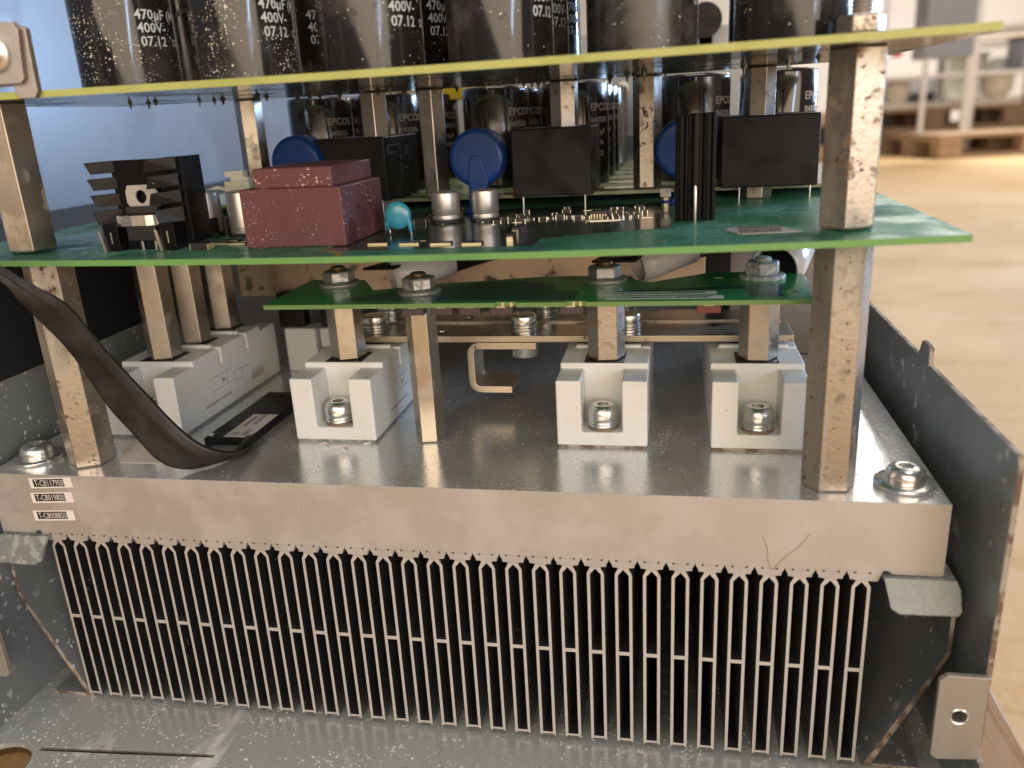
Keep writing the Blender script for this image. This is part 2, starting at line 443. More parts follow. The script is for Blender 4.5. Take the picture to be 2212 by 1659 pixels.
    def tube(s, pts, r, n=12, mi=0, closed_ends=True):
        pts = [Vector(p) for p in pts]
        vs = []
        up = Vector((0.13, 0.2, 0.97))
        for i, p in enumerate(pts):
            d = (pts[min(i + 1, len(pts) - 1)] - pts[max(i - 1, 0)]).normalized()
            a = d.cross(up).normalized()
            b = a.cross(d).normalized()
            rr = r[i] if isinstance(r, (list, tuple)) else r
            for k in range(n):
                t = 2 * math.pi * k / n
                vs.append(p + a * rr * math.cos(t) + b * rr * math.sin(t))
        fs = []
        for j in range(len(pts) - 1):
            for i in range(n):
                fs.append((j * n + i, j * n + (i + 1) % n, (j + 1) * n + (i + 1) % n, (j + 1) * n + i))
        if closed_ends:
            fs += [tuple(reversed(range(n))), tuple(range(len(vs) - n, len(vs)))]
        return s._add(vs, fs, True, mi)

    def build(s, name, m, parent=None, bevel=0.0, kind=None, segs=2, loc=None, recalc=True, fn=None):
        me = bpy.data.meshes.new(name)
        vv = s.v if fn is None else [fn(*v) for v in s.v]
        me.from_pydata([(x * S, y * S, z * S) for x, y, z in vv], [], s.f)
        me.polygons.foreach_set('use_smooth', s.sm)
        ms = m if isinstance(m, (list, tuple)) else [m]
        for q in ms:
            me.materials.append(q)
        me.polygons.foreach_set('material_index', s.mi)
        if recalc:
            bm = bmesh.new()
            bm.from_mesh(me)
            bmesh.ops.remove_doubles(bm, verts=bm.verts, dist=1e-7)
            bmesh.ops.recalc_face_normals(bm, faces=bm.faces)
            for e in bm.edges:
                if len(e.link_faces) == 2 and e.calc_face_angle(0) > math.radians(38):
                    e.smooth = False
            bm.to_mesh(me)
            bm.free()
        me.update()
        o = bpy.data.objects.new(name, me)
        SC.collection.objects.link(o)
        if parent is not None:
            o.parent = parent
        if loc:
            o.location = Vector(loc) * S
        if bevel:
            b = o.modifiers.new('bevel', 'BEVEL')
            b.width = bevel * S
            b.segments = segs
            b.limit_method = 'ANGLE'
            b.angle_limit = math.radians(40)
            b.harden_normals = False
        if kind:
            o['kind'] = kind
        return o


def tag(o, label=None, cat=None, group=None, kind=None):
    if label: o['label'] = label
    if cat: o['category'] = cat
    if group: o['group'] = group
    if kind: o['kind'] = kind
    return o


def thing(name, loc, label, cat, group=None, rz=0.0):
    o = bpy.data.objects.new(name, None)
    o.empty_display_size = 0.01
    SC.collection.objects.link(o)
    o.location = Vector(loc) * S
    o.rotation_euler = (0, 0, rz)
    return tag(o, label, cat, group)


def dup(root, loc, label=None, rz=None, group=None, skip=()):
    r = root.copy()
    SC.collection.objects.link(r)
    r.location = Vector(loc) * S
    if rz is not None: r.rotation_euler = (0, 0, rz)
    if label: r['label'] = label
    if group: r['group'] = group
    for ch in list(root.children):
        if ch.name.split('.')[0] in skip: continue
        c = ch.copy()
        SC.collection.objects.link(c)
        c.parent = r
        for g in list(ch.children):
            d = g.copy()
            SC.collection.objects.link(d)
            d.parent = c
    return r


def text_mesh(txt, size, spacing=1.0, bold=0.018):
    cu = bpy.data.curves.new('text', 'FONT')
    cu.body = txt
    cu.size = size
    cu.space_character = spacing
    cu.fill_mode = 'FRONT'
    cu.offset = bold * size
    cu.resolution_u = 2
    o = bpy.data.objects.new('text', cu)
    SC.collection.objects.link(o)
    dg = bpy.context.evaluated_depsgraph_get()
    dg.update()
    me = bpy.data.meshes.new_from_object(o.evaluated_get(dg))
    vs = [tuple(v.co) for v in me.vertices]
    fs = [tuple(p.vertices) for p in me.polygons]
    bpy.data.objects.remove(o)
    bpy.data.meshes.remove(me)
    bpy.data.curves.remove(cu)
    return vs, fs


def add_text(mb, txt, size, fn, spacing=1.0, maxe=None, bold=0.018):
    """fn maps the text plane (u,v in mm) to a point"""
    vs, fs = text_mesh(txt, size, spacing, bold)
    if maxe:
        w = max(v[0] for v in vs)
        vs = [(v[0] * maxe / w, v[1], v[2]) for v in vs]
    return mb._add([fn(v[0], v[1]) for v in vs], fs)


# ================================================================== ROOM
FZ = -290
fl = MB().box(-6000, 9000, -6000, 12000, FZ - 60, FZ).build('floor', m_floor)
tag(fl, kind='structure')
MB().box(-6000, 9000, 9000, 9200, FZ, 2600).build('back_wall', m_wall, kind='structure')

# ================================================================== WOODEN PALLET UNDER THE UNIT
pal = thing('wooden_pallet', (-150, 60, FZ), 'pine pallet under the grey metal tray, plank showing at the lower right corner', 'pallet')
for i, (a, b) in enumerate([(-520, -398), (-385, -262), (-248, -126), (-112, 26), (40, 192)]):
    MB().box(a, b, -330, 560, 160, 182).build('plank', m_wood, pal, bevel=1.5)
for y in (-310, 60, 430):
    MB().box(-520, 192, y, y + 100, 138, 159.7).build('crossboard', m_wood, pal, bevel=1)
    for x in (-510, -215, 70):
        MB().box(x, x + 100, y, y + 100, 22, 137.7).build('block', m_wood, pal, bevel=1)
    MB().box(-520, 192, y, y + 100, 0, 21.7).build('crossboard', m_wood, pal, bevel=1)

# ================================================================== SHEET METAL ENCLOSURE TRAY
XL, XR, TZ = -351.5, 8.0, -103.0
tray = thing('metal_tray', (0, 0, 0), 'grey galvanised sheet metal tray with upright side walls holding the ribbed heatsink', 'tray')
hole = [(-337 + 12.5 * math.cos(a), -41 + 12.5 * math.sin(a)) for a in [2 * math.pi * i / 28 for i in range(28)]]
slot = [(-326, -31.2), (-290, -28.6), (-254.6, -25.8), (-254.8, -23.6), (-290, -26.0), (-326.2, -28.8)]
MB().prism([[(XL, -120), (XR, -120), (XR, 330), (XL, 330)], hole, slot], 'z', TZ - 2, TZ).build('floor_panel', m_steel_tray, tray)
# side walls (profile in y,z)
wr = [(-120, TZ - 2), (332, TZ - 2), (332, 25.5), (80.5, 25.2), (79, 26.5), (76, 31.5), (74.4, 32.2), (66, 31.6), (65, 24.5), (63.5, 25.3), (-19.5, 25.6), (-21.5, 23), (-21, -76), (-120, -76)]
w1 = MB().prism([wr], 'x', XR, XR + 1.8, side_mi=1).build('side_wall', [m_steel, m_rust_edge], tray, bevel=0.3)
w1['label'] = 'right side wall with rusty cut edge and small upright lug'
wl = [(-120, TZ - 2), (332, TZ - 2), (332, 30), (-19.5, 30), (-21.5, 27), (-21, -76), (-120, -76)]
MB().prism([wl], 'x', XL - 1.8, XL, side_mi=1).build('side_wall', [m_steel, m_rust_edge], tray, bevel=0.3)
# screw flanges bent in from the wall fronts
for sgn, x0 in ((-1, XR), (1, XL)):
    X = lambda d: x0 + sgn * d
    o_ = [(X(-0.6), -45.5), (X(11), -45.5), (X(13.3), -47.5), (X(13.3), -75), (X(11.5), -76.5), (X(-0.6), -75.5)]
    h_ = [(X(6.6) + 2.2 * math.cos(a), -60 + 2.2 * math.sin(a)) for a in [2 * math.pi * i / 20 for i in range(20)]]
    MB().prism([o_, h_], 'y', -23.2, -21.3).build('screw_flange', m_tab, tray, bevel=0.2)
    MB().lathe([(2.9, 0.02), (2.6, 0.25), (2.25, 0.1), (2.1, -3.5)], (X(6.6), -23.25, -60), 24, 'y', caps=False).build('threaded_hole', m_nickel, tray)
    # slanting air baffle: vertical, then diagonal, then foot
    q = lambda d, z: (X(d), z)
    th = 1.4
    out = [q(4.0, -32), q(4.0, -54), q(5.5, -58), q(25.6, -100.8), q(27, -102.9), q(8, -102.9), q(8, -101.6), q(23.6, -101.6), q(4.4, -59), q(2.7, -54), q(2.7, -32)]
    MB().prism([out], 'y', 0.5, 250, cap_mi=1).build('air_baffle', [m_steel, m_rust_edge], tray)
    # supporting tab under the heatsink foot, lip bent down
    tp = [(-4, -26.6), (-4.8, -27.4), (-7.2, -36.6), (-8.3, -36.3), (-6.0, -26.6), (-5.0, -25.4), (24, -25.6), (24, -26.8)]
    mb = MB()
    lo_, hi_ = sorted((X(26.3), X(4.4)))
    mb.box(lo_, hi_, -1.2, 25, -27.1, -25.7)
    pl_ = [(26.3, 0), (4.7, 0), (3.4, 3), (3.4, 9.8), (4.6, 11.2), (21.9, 11.5), (24.4, 9.8)]
    pl_ = [(X(a), b) for a, b in pl_]
    k0 = len(mb.v)
    mb.prism([pl_], 'z', 0, 1.3)
    for q_ in range(k0, len(mb.v)):
        a, b, c = mb.v[q_]
        mb.v[q_] = (a, -1.25 - b * 0.42 - c * 0.9, -25.75 - b * 0.905 + c * 0.42)
    mb.build('support_tab', m_galv, tray, bevel=0.4)

tag(MB().box(XL + 2, XR - 2, 262, 300, TZ + 0.5, -2).build('fin_light_blocker', m_black_matte, bevel=1), 'added dark box blocking light at the rear end of the cooling fins', 'light blocker')  # unseen dark box added to keep light out of the fin gaps
# ================================================================== HEATSINK
hs = thing('heatsink', (0, 0, 0), 'long aluminium heatsink block with a comb of hollow vertical cooling fins below', 'heatsink')
HL = -347.2
pitch, cw = 9.643, 5.9
fx = [-324.25 - 1.0 + i * pitch - 0.0 for i in range(32)]     # cell centres
fx = [-326.2 + cw / 2 + i * pitch for i in range(32)]
FT = -28.4
pts = [(0, 0), (0, -24.9), (-0.6, -25.5), (-15.2, -25.5), (-15.6, -25.0), (-16.2, -24.6), (-17.2, -24.2), (-18.2, -24.5), (-18.6, -26.2), (-19.4, FT + 0.1), (-20.2, FT)]
for i in range(31, -1, -1):
    c = fx[i]
    if i < 31:
        g = (fx[i] + fx[i + 1]) / 2
        pts += [(g + 2.9, FT), (g + 2.6, FT + 0.35), (g + 1.05, FT + 0.45), (g + 0.92, FT + 1.5), (g + 0.5, FT + 2.1), (g + 0.12, FT + 3.0), (g, FT + 3.5),
                (g - 0.14, FT + 3.0), (g - 0.5, FT + 2.1), (g - 0.92, FT + 1.5), (g - 1.05, FT + 0.45), (g - 2.6, FT + 0.35), (g - 2.9, FT)]
pts += [(-327.2, FT), (-328.6, FT + 0.3), (-329.3, -26.0), (-329.8, -24.3), (-331.6, -24.3), (-332.2, -25.5), (HL + 0.5, -25.5), (HL, -25.0), (HL, 0)]
mb = MB().prism([pts], 'y', 0, 260)
blk = mb.build('base_block', [m_alu_face, m_alu_top], hs, bevel=0.3, segs=1)
blk.modifiers[0].material = 1
for p in blk.data.polygons:
    if p.normal.z > 0.9 and abs(p.center.z) < 1e-5:
        p.material_index = 1
fin0 = None
for i, c in enumerate(fx):
    if fin0 is None:
        h = cw / 2
        t = 1.05
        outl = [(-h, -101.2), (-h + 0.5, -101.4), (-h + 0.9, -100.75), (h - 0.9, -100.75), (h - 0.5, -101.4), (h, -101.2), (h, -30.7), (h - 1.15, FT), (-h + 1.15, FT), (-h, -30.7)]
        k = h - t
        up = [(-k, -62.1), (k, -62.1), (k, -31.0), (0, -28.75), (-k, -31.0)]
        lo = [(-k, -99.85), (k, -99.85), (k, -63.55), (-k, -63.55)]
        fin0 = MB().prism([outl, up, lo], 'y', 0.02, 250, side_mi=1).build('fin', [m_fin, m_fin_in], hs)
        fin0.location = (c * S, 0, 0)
    else:
        f = fin0.copy()
        SC.collection.objects.link(f)
        f.location = (c * S, 0, 0)
mb = MB()
for i, c in enumerate(fx):
    for sx_ in (-1, 1):
        a = c + sx_ * 2.35
        z = -25.35
        mb._add([(a - 0.75 * sx_, -0.03, z + 0.05), (a + 0.42 * sx_, -0.03, z + 0.5), (a + 0.2 * sx_, -0.03, z - 0.5)], [(0, 1, 2)])
    mb.box(c - 1.6, c + 1.6, -0.02, 0.01, -25.35, -25.31)
mb.build('seam_marks', m_dark_line, hs, kind='stuff')
# stickers with the part numbers on the front face
for (tx, x0, x1, z0, z1, tl) in (('T-C81179S0', -329.2, -310.6, -1.7, -5.9, -0.055), ('T-C80198S0', -330.0, -311.6, -7.9, -12.2, -0.055), ('T-C80088S0', -331.0, -312.8, -15.6, -19.9, -0.05)):
    mb = MB()
    mb.box(0, x1 - x0, -0.08, 0, -(z0 - z1), 0)
    st = mb.build('sticker', m_sticker, hs, loc=(x0, -0.01, z0))
    st.rotation_euler = (0, -tl * -1, 0)
    w = x1 - x0
    MB().box(1.6, w * 0.82, -0.11, -0.081, -3.65, -0.45).build('print_panel', m_ink, st)
    mb = MB()
    add_text(mb, tx, 3.5, lambda u, v: (2.1 + u, -0.15, -3.25 + v), maxe=w * 0.82 - 2.4, bold=-0.006)
    mb.build('lettering', m_sticker, st, recalc=False)
random.seed(5)
mb = MB()
for k in range(90):
    yy = random.uniform(33, 64)
    xx = -86 - (64 - yy) * 0.12 + random.choice((-2.6, -1.3, 0, 1.1)) + random.uniform(-0.3, 0.3)
    a = random.uniform(-0.5, 0.5)
    l_, w_ = random.uniform(0.35, 0.9), random.uniform(0.12, 0.25)
    c_, s_ = math.cos(a), math.sin(a)
    mb._add([(xx + u * c_ - v * s_, yy + u * s_ + v * c_, 0.06) for u, v in ((-l_ / 2, -w_), (l_ / 2, -w_), (l_ / 2, w_), (-l_ / 2, w_))], [(0, 1, 2, 3)])
mb.build('paste_residue', m_sticker, hs, kind='stuff', recalc=False)
# two dry fibres stuck to the front
for (a, b) in (((-56.0, -13.8), (-52.5, -26.0)), ((-41.5, -12.2), (-52.0, -25.6))):
    p = [(a[0] + (b[0] - a[0]) * k / 6 + 0.5 * math.sin(k), -0.35, a[1] + (b[1] - a[1]) * k / 6) for k in range(7)]
    tag(MB().tube(p, 0.07, 6).build('dry_fibre', m_wood), 'thin brown fibre (%s) on the front of the heatsink block' % ('short upright' if a[0] < -50 else 'longer slanting'), 'fibre')


# ---------------- fasteners
def pan_bolt(name, x, y, z, label, r=6.2, washer=9.6, spring=False, group=None, h=5.2, m=m_nickel):
    t = thing(name, (x, y, z), label, 'bolt', group)
    z0 = 0.0
    if washer:
        MB().lathe([(washer - 0.2, 0), (washer, 0.3), (washer, 1.5), (washer - 0.4, 1.8), (r * 0.5, 1.8)], (0, 0, 0), 40).build('washer', m, t)
        z0 = 1.8
    if spring:
        for k in range(3):
            MB().lathe([(r - 0.35, 0), (r, 0.25), (r, 0.95), (r - 0.35, 1.2)], (0, 0, z0), 36).build('spring_washer' if k else 'washer', m if k else m_copper_edge, t)
            z0 += 1.26
    # pan head with hexagon socket: lathe with recessed hex
    pr = [(r * 0.96, 0), (r, 0.5), (r * 0.99, h * 0.5), (r * 0.9, h * 0.8), (r * 0.72, h * 0.97), (r * 0.52, h)]
    MB().lathe(pr, (0, 0, z0), 36, caps=False).build('head', m, t)
    # ring of the socket
    n = 36
    mb = MB()
    top = [(r * 0.52 * math.cos(2 * math.pi * i / n), r * 0.52 * math.sin(2 * math.pi * i / n), z0 + h) for i in range(n)]

    def hx(i):
        a = 2 * math.pi * i / n
        b = (a % (math.pi / 3)) - math.pi / 6
        rr = r * 0.36 / math.cos(b)
        return rr * math.cos(a), rr * math.sin(a)
    mid = [(*hx(i), z0 + h - 0.1) for i in range(n)]
    low = [(*hx(i), z0 + h - 2.2) for i in range(n)]
    vs = top + mid + low
    fs = []
    for j in range(2):
        for i in range(n):
            fs.append((j * n + i, j * n + (i + 1) % n, (j + 1) * n + (i + 1) % n, (j + 1) * n + i))
    fs.append(tuple(range(2 * n, 3 * n)))
    mb._add(vs, fs)
    mb.build('socket', m_nickel, t)
    return t


pan_bolt('bolt', -10.6, 13.5, 0.02, 'socket head bolt with wide washer at the right front corner of the plate')
pan_bolt('bolt', -335.5, 14, 0.02, 'socket head bolt with wide washer at the left front corner of the plate')


def standoff(name, x, y, z, h, af, rot, label, m=m_zinc, group=None, foot=True, washer=None):
    t = thing(name, (x, y, z), label, 'standoff', group)
    MB().hexa((0, 0, 0), af, h, rot).build('hex_shaft', m, t, bevel=0.25)
    if washer:
        MB().lathe([(washer, 0), (washer, 1.0), (1, 1.0)], (0, 0, h), 32).build('washer', m_washer, t)
    return t


Z2, Z3, Z1 = 84.6, 135.0, 59.4


def sag2(x):
    t = min(max((x + 345) / 338, 0), 1)
    return -2.0 * 4 * t * (1 - t)


def sag3(x):
    t = min(max((x + 345) / 337, 0), 1)
    return -1.1 * 4 * t * (1 - t)


GS = 'tall hexagonal standoffs between the heatsink and the boards'
standoff('hex_standoff', -34.6, 13.4, 0.02, Z2 - 1.7, 15, 0.05, 'tall rust stained hexagonal standoff rising from the right end of the plate', m_zinc_rust, GS)
standoff('hex_standoff', -311.2, 14.2, 0.02, Z2 - 1.7, 15, 0.48, 'tall rust stained hexagonal standoff at the left end behind the black flat cable', m_zinc_rust, GS)
standoff('hex_standoff', -34.6, 13.4, Z2 + 0.02, Z3 - Z2 - 0.1, 15, 0.30, 'rust spotted hexagonal standoff between the green board and the yellow edged board, right', m_zinc_rust, 'hexagonal standoffs between the two large boards')
standoff('hex_standoff', -311.2, 9.5, Z2 + 0.02, Z3 - Z2 - 0.1, 15, 0.17, 'smooth hexagonal standoff between the two large boards at the left edge', m_zinc, 'hexagonal standoffs between the two large boards')

# nut, washer and stud on top of the right post
t = thing('stud_nut', (-34.6, 13.4, Z3 + 2.09), 'weathered hexagonal nut and threaded stud above the right post', 'nut')
MB().lathe([(8.0, 0), (8.2, 0.2), (8.2, 0.9), (3, 0.9)], (0, 0, 0), 36).build('washer', m_washer, t)
MB().hexa((0, 0, 0.95), 11.4, 5.0, 0.02, 0.7).build('nut', m_zinc_rust, t, bevel=0.3)
pr = []
for k in range(16):
    z = 5.7 + k * 1.0
    pr += [(2.55, z), (3.0, z + 0.4), (3.0, z + 0.5), (2.55, z + 0.9)]
MB().lathe(pr, (0, 0, 0), 28, smooth=False).build('threaded_stud', m_tab, t)


# ================================================================== POWER MODULES
def module_mesh():
    xs = [0, 4, 9.4, 11.0, 23.2, 24.6, 30.5, 34]
    ys = [0, 15.4, 36.0, 38.4, 60.2, 62.6, 76.6, 92]
    zs = [0.9, 6.4, 21.5, 26.7, 29.0, 30.4]

    def filled(x, y, z):
        end = y < 15.4 or y > 76.6
        if end:
            if z > 26.7: return False
            return not (9.4 < x < 24.6 and z > 6.4)
        ridge = 36.0 < y < 38.4 or 60.2 < y < 62.6
        if ridge:
            if x > 30.5: return z < 21.5
            return z < 30.4 if 4 < x else z < 29.0
        return z < 29.0
    return MB().cells(xs, ys, zs, filled)


GM = 'white power modules in a row on the plate'


def power_module(x, y, label, dirty=False, rz=0.0):
    t = thing('power_module', (x, y, 0.02), label, 'power module', GM, rz)
    hb = module_mesh().build('housing', m_white_dirty if dirty else m_white, t, bevel=0.9, segs=3)
    bmx = bmesh.new()
    bmx.from_mesh(hb.data)
    bmesh.ops.dissolve_limit(bmx, angle_limit=0.01, verts=bmx.verts, edges=bmx.edges)
    bmx.to_mesh(hb.data)
    bmx.free()
    MB().box(0.7, 33.3, 0.5, 91.5, 0, 0.88).build('copper_baseplate', m_rust_edge if dirty else m_galv, t)
    for yy in (23.0, 47.0, 74.0):
        MB().box(9.4, 24.8, yy - 7.4, yy + 6.6, 29.01, 29.3).build('terminal_recess', m_chip, t)
    # faded side print: circuit sketch and text lines
    mb = MB()
    X = 34.03
    for (a, b, c, d) in ((26, 46, 17, 17.25), (26, 46, 11.2, 11.45), (52, 62, 14, 14.25), (40, 40.3, 11, 17), (47, 47.3, 10, 15), (47, 54, 14.8, 15.05), (47, 54, 10, 10.25), (54, 54.3, 10, 15)):
        mb.box(X - 0.02, X + 0.01, a, b, c, d)
    for k in range(14):
        mb.box(X - 0.02, X + 0.01, 20 + k * 1.6, 21.1 + k * 1.6, 5.6 + 0.1 * (k % 3), 7.0)
        mb.box(X - 0.02, X + 0.01, 62 + k * 0.9, 62.5 + k * 0.9, 5.6, 8.0 + (k % 4))
    mb._add([(X, 36, 15.5), (X, 39, 14.0), (X, 36, 12.5)], [(0, 1, 2)])
    mb.build('printed_marks', m_ink_soft, t, recalc=False)
    # thermal paste squeezed out below
    return t


power_module(-320.0, 38.5, 'white power module behind the black flat cable, leftmost of the four')
power_module(-235.0, 38.5, 'white power module in line left of the bare middle standoff, second from left', rz=0.0)
power_module(-128.3, 38.5, 'white power module with brown specks, third from left, beside the dark bare patch of plate', True)
power_module(-71.4, 38.5, 'white power module with brown specks, rightmost, beside the rusty right post', True)
for (x, l) in ((-217.9, 'silver socket screw sunk in the front notch of the second white module'), (-111.2, 'silver socket screw with split ring in the front notch of the third white module'), (-54.4, 'silver socket screw sunk in the front notch of the rightmost white module')):
    pan_bolt('mounting_screw', x, 44.6, 6.45, l, r=5.8, washer=0, spring=True, h=5.6, group='socket screws in the white modules')
pan_bolt('mounting_screw', -303.0, 44.6, 6.45, 'socket screw in the leftmost white module, hidden behind the flat cable', r=5.8, washer=0, spring=True, h=5.6, group='socket screws in the white modules')

# short standoffs on the module terminals and the long bare one
GP = 'hexagonal pillars carrying the small green board'
for (x, l, r, m_) in ((-218.0, 'short speckled hexagonal pillar on the second module', 0.36, m_zinc), (-110.8, 'short stained hexagonal pillar on the third module', 0.15, m_zinc_rust), (-53.6, 'short hexagonal pillar on the rightmost module', -0.10, m_zinc)):
    standoff('hex_pillar', x, 61.5, 29.35, Z1 - 1.7 - 29.35 - 1.0, 12.6, r, l, m_, GP, washer=7.6)
standoff('hex_pillar', -180.2, 45.0, 0.02, Z1 - 1.65, 10.4, 0.15, 'slim bare hexagonal pillar standing directly on the plate in the middle', m_zinc, GP)
for (yy, l) in ((61.5, 'front'), (85.5, 'middle'), (112.5, 'rear')):
    standoff('hex_pillar', -303.0, yy, 29.35, 55.0, 12.6, 0.38, '%s hexagonal pillar of the three on top of the leftmost white module' % l, m_zinc, 'three pillars on the leftmost module')


def nut(x, y, label, m=m_washer, sm=m_brass, sc=1.0, rot=0.1):
    t = thing('hex_nut', (x, y, Z1 + 0.02), label, 'nut', 'nuts on the small green board')
    MB().lathe([(8.1 * sc, 0), (8.3 * sc, 0.3), (8.3 * sc, 1.1), (7.9 * sc, 1.5), (3, 1.5)], (0, 0, 0), 40).build('washer', m, t)
    MB().hexa((0, 0, 1.52), 11.3, 4.6, rot, 0.7).build('nut', m, t, bevel=0.3)
    MB().lathe([(3.2, 0), (2.7, 0.4), (3.2, 0.8), (2.9, 1.6), (2.2, 2.0)], (0, 0, 5.9), 24).build('stud', sm, t)
    return t


nut(-218.6, 62.0, 'grey hexagonal nut on its washer at the left of the small green board', rot=0.47)
nut(-179.9, 45.5, 'grey hexagonal nut with bright facet over the slim bare pillar', rot=0.52)
nut(-110.8, 61.8, 'grey hexagonal nut above the third module, left of the barcode stickers', rot=0.08)
nut(-53.0, 63.5, 'crusty white corroded hexagonal nut at the right end of the small board', m_corr, m_corr, rot=0.3)

# ================================================================== SMALL GREEN BOARD
b1 = thing('small_circuit_board', (0, 0, 0), 'narrow dark green circuit board held by four nuts above the white modules', 'circuit board')
pl = [(-234.5, 26.2), (-146.5, 26.2), (-146.5, 27.6), (-139, 27.6), (-139, 26.2), (-121.5, 26.2), (-121.5, 27.6), (-115, 27.6), (-115, 26.2), (-40.6, 26.2), (-37.5, 60), (-38.3, 71), (-54, 75), (-72, 74.5), (-84, 66), (-93.5, 58), (-99, 63), (-104, 73), (-126, 73), (-138, 72), (-150, 69), (-163, 65), (-176, 62), (-190, 55), (-200.5, 51), (-205, 60), (-211.6, 72), (-236, 74)]
hh = [[(-45.5 + 2.0 * math.cos(a), 39 + 2.2 * math.sin(a)) for a in [2 * math.pi * i / 14 for i in range(14)]],
      [(-68.5 + 1.7 * math.cos(a), 64 + 1.9 * math.sin(a)) for a in [2 * math.pi * i / 14 for i in range(14)]]]
MB().prism([pl] + hh, 'z', Z1 - 1.6, Z1, side_mi=1).build('substrate', [m_pcb1, m_edge1], b1)
mb = MB()
mb.prism([[(-207, 31), (-119, 29), (-119, 44), (-128, 46), (-131, 60), (-150, 64), (-164, 60), (-190, 48), (-207, 36)]], 'z', Z1 + 0.002, Z1 + 0.03)
mb.prism([[(-60, 30.5), (-48, 30.5), (-49.5, 38), (-47, 46), (-48, 52), (-60, 50), (-90, 46.5), (-98, 44), (-112, 43), (-112, 40), (-60, 44)]], 'z', Z1 + 0.002, Z1 + 0.03)
mb.build('copper_area', m_pcbdark, b1)
for (x0, x1, y0, y1) in ((-110.6, -70.5, 36.5, 41.0), (-108.4, -68.6, 29.6, 34.0)):
    st = MB().prism([[(x0 + .8, y0), (x1 - .3, y0), (x1, y0 + .4), (x1, y1 - .4), (x1 - .4, y1), (x0 + .3, y1), (x0, y1 - .5), (x0, y0 + .6)]], 'z', Z1 + 0.035, Z1 + 0.1).build('barcode_sticker', m_sticker_grey, b1)
    mb = MB()
    x = x0 + 4
    random.seed(int(-x0 * 7))
    while x < x1 - 4.5:
        w = random.choice((0.16, 0.16, 0.3, 0.45))
        mb.box(x, x + w, y0 + 0.7, y0 + 2.5, Z1 + 0.1, Z1 + 0.12)
        x += w + random.choice((0.16, 0.2, 0.34))
    x = x0 + (x1 - x0) * 0.62
    while x < x1 - 4.5:
        mb.box(x, x + 0.75, y0 + 3.0, y0 + 3.85, Z1 + 0.1, Z1 + 0.12)
        x += 1.15
    mb.build('barcode', m_ink, st, recalc=False)
for (x, c) in ((-177.5, 0), (-166.7, 0), (-156.5, 0), (-145.0, 0), (-120.2, 0), (-73.5, 1)):
    r = MB().box(-3.9, 3.9, 0, 5.0, -3.1, -0.3).build('chip_resistor', mat('dark_red_chip', (0.12, 0.02, 0.02), 0.5) if c else m_chip_brown, b1, bevel=0.2, loc=(x, 28.0, Z1 - 1.62))
    MB().box(-1.6, 1.6, -0.06, 1.4, -0.55, -0.02).build('solder_pad', m_gold, r)
mb = MB()
for x in (-144.5, -141.5, -119.6, -117.2):
    mb.box(x, x + 1.0, 26.9, 27.62, Z1 - 1.62, Z1 + 0.02)
mb.build('edge_contact', m_gold, b1)

# ================================================================== BUSBARS BETWEEN THE MODULES
bb = thing('busbar', (0, 0, 0), 'front flat tinned busbar with rust spots running across the module tops', 'busbar', 'flat busbars behind the small board')
MB().box(-230, -38.5, 77.0, 97, 30.8, 33.6).build('bar', [m_busedge, m_busbar], bb, bevel=0.4)
o = bb.children[0]
for p in o.data.polygons:
    if p.normal.z > 0.9: p.material_index = 1
MB().lathe([(2.4, 0), (2.2, 0.6), (1.2, 0.8)], (-184, 86, 33.6), 20).build('rivet', m_busbar, bb)
bb2 = thing('busbar', (0, 0, 0), 'rear flat tinned busbar seen just behind the front one', 'busbar', 'flat busbars behind the small board')
MB().box(-230, -42, 103, 122, 31.2, 33.6).build('bar', [m_busedge, m_busbar], bb2, bevel=0.4)
for p in bb2.children[0].data.polygons:
    if p.normal.z > 0.9: p.material_index = 1
MB().lathe([(2.4, 0), (2.2, 0.6), (1.2, 0.8)], (-178, 111, 33.6), 20).build('rivet', m_busbar, bb2)
ub = thing('u_bracket', (0, 0, 0), 'spotted metal strip bent into a C hanging under the busbar', 'bracket')


def arc(cx, cz, r, a0, a1, n=5):
    return [(cx + r * math.cos(a0 + (a1 - a0) * i / n), cz + r * math.sin(a0 + (a1 - a0) * i / n)) for i in range(n + 1)]


P2 = math.pi
o_ = [(-141.5, 30.6)] + arc(-166.3, 25.6, 5.0, P2 / 2, P2) + arc(-166.3, 13.4, 5.0, P2, 1.5 * P2) + [(-152.6, 8.4), (-152.6, 11.2)] + list(reversed(arc(-166.3, 13.4, 2.2, P2, 1.5 * P2))) + list(reversed(arc(-166.3, 25.6, 2.2, P2 / 2, P2))) + [(-141.5, 27.8)]
MB().prism([o_], 'y', 77.2, 95).build('strip', m_busedge, ub, bevel=0.3)
t = thing('busbar_screw', (-147.4, 84.5, 33.6), 'hexagon head screw with spring washers on the front busbar above the C bracket', 'screw', 'screws on the busbars')
for k in range(3):
    MB().lathe([(5.3, 0), (5.7, 0.2), (5.7, 0.9), (5.3, 1.1)], (0, 0, k * 1.25), 32).build('spring_washer', m_nickel, t)
MB().lathe([(5.3, 0), (5.5, 0.4), (5.5, 3.2), (5.2, 3.7), (3.4, 3.8)], (0, 0, 3.8), 32).build('head', m_nickel, t)
MB().lathe([(5.6, 0), (5.6, 3.6), (4.9, 4.2)], (0, 0, -10.2), 32).build('nut', m_galv, t)
for i, (x, y) in enumerate(((-214.5, 86), (-216.5, 112), (-104, 86), (-107, 112), (-142.5, 112))):
    lab = ['second module, front bar', 'second module, rear bar', 'third module, front bar', 'third module, rear bar', 'gap between second and third module, rear bar'][i]
    dup(t, (x, y, 33.6), 'spring washer screw on the busbars: ' + lab, skip=('nut',))

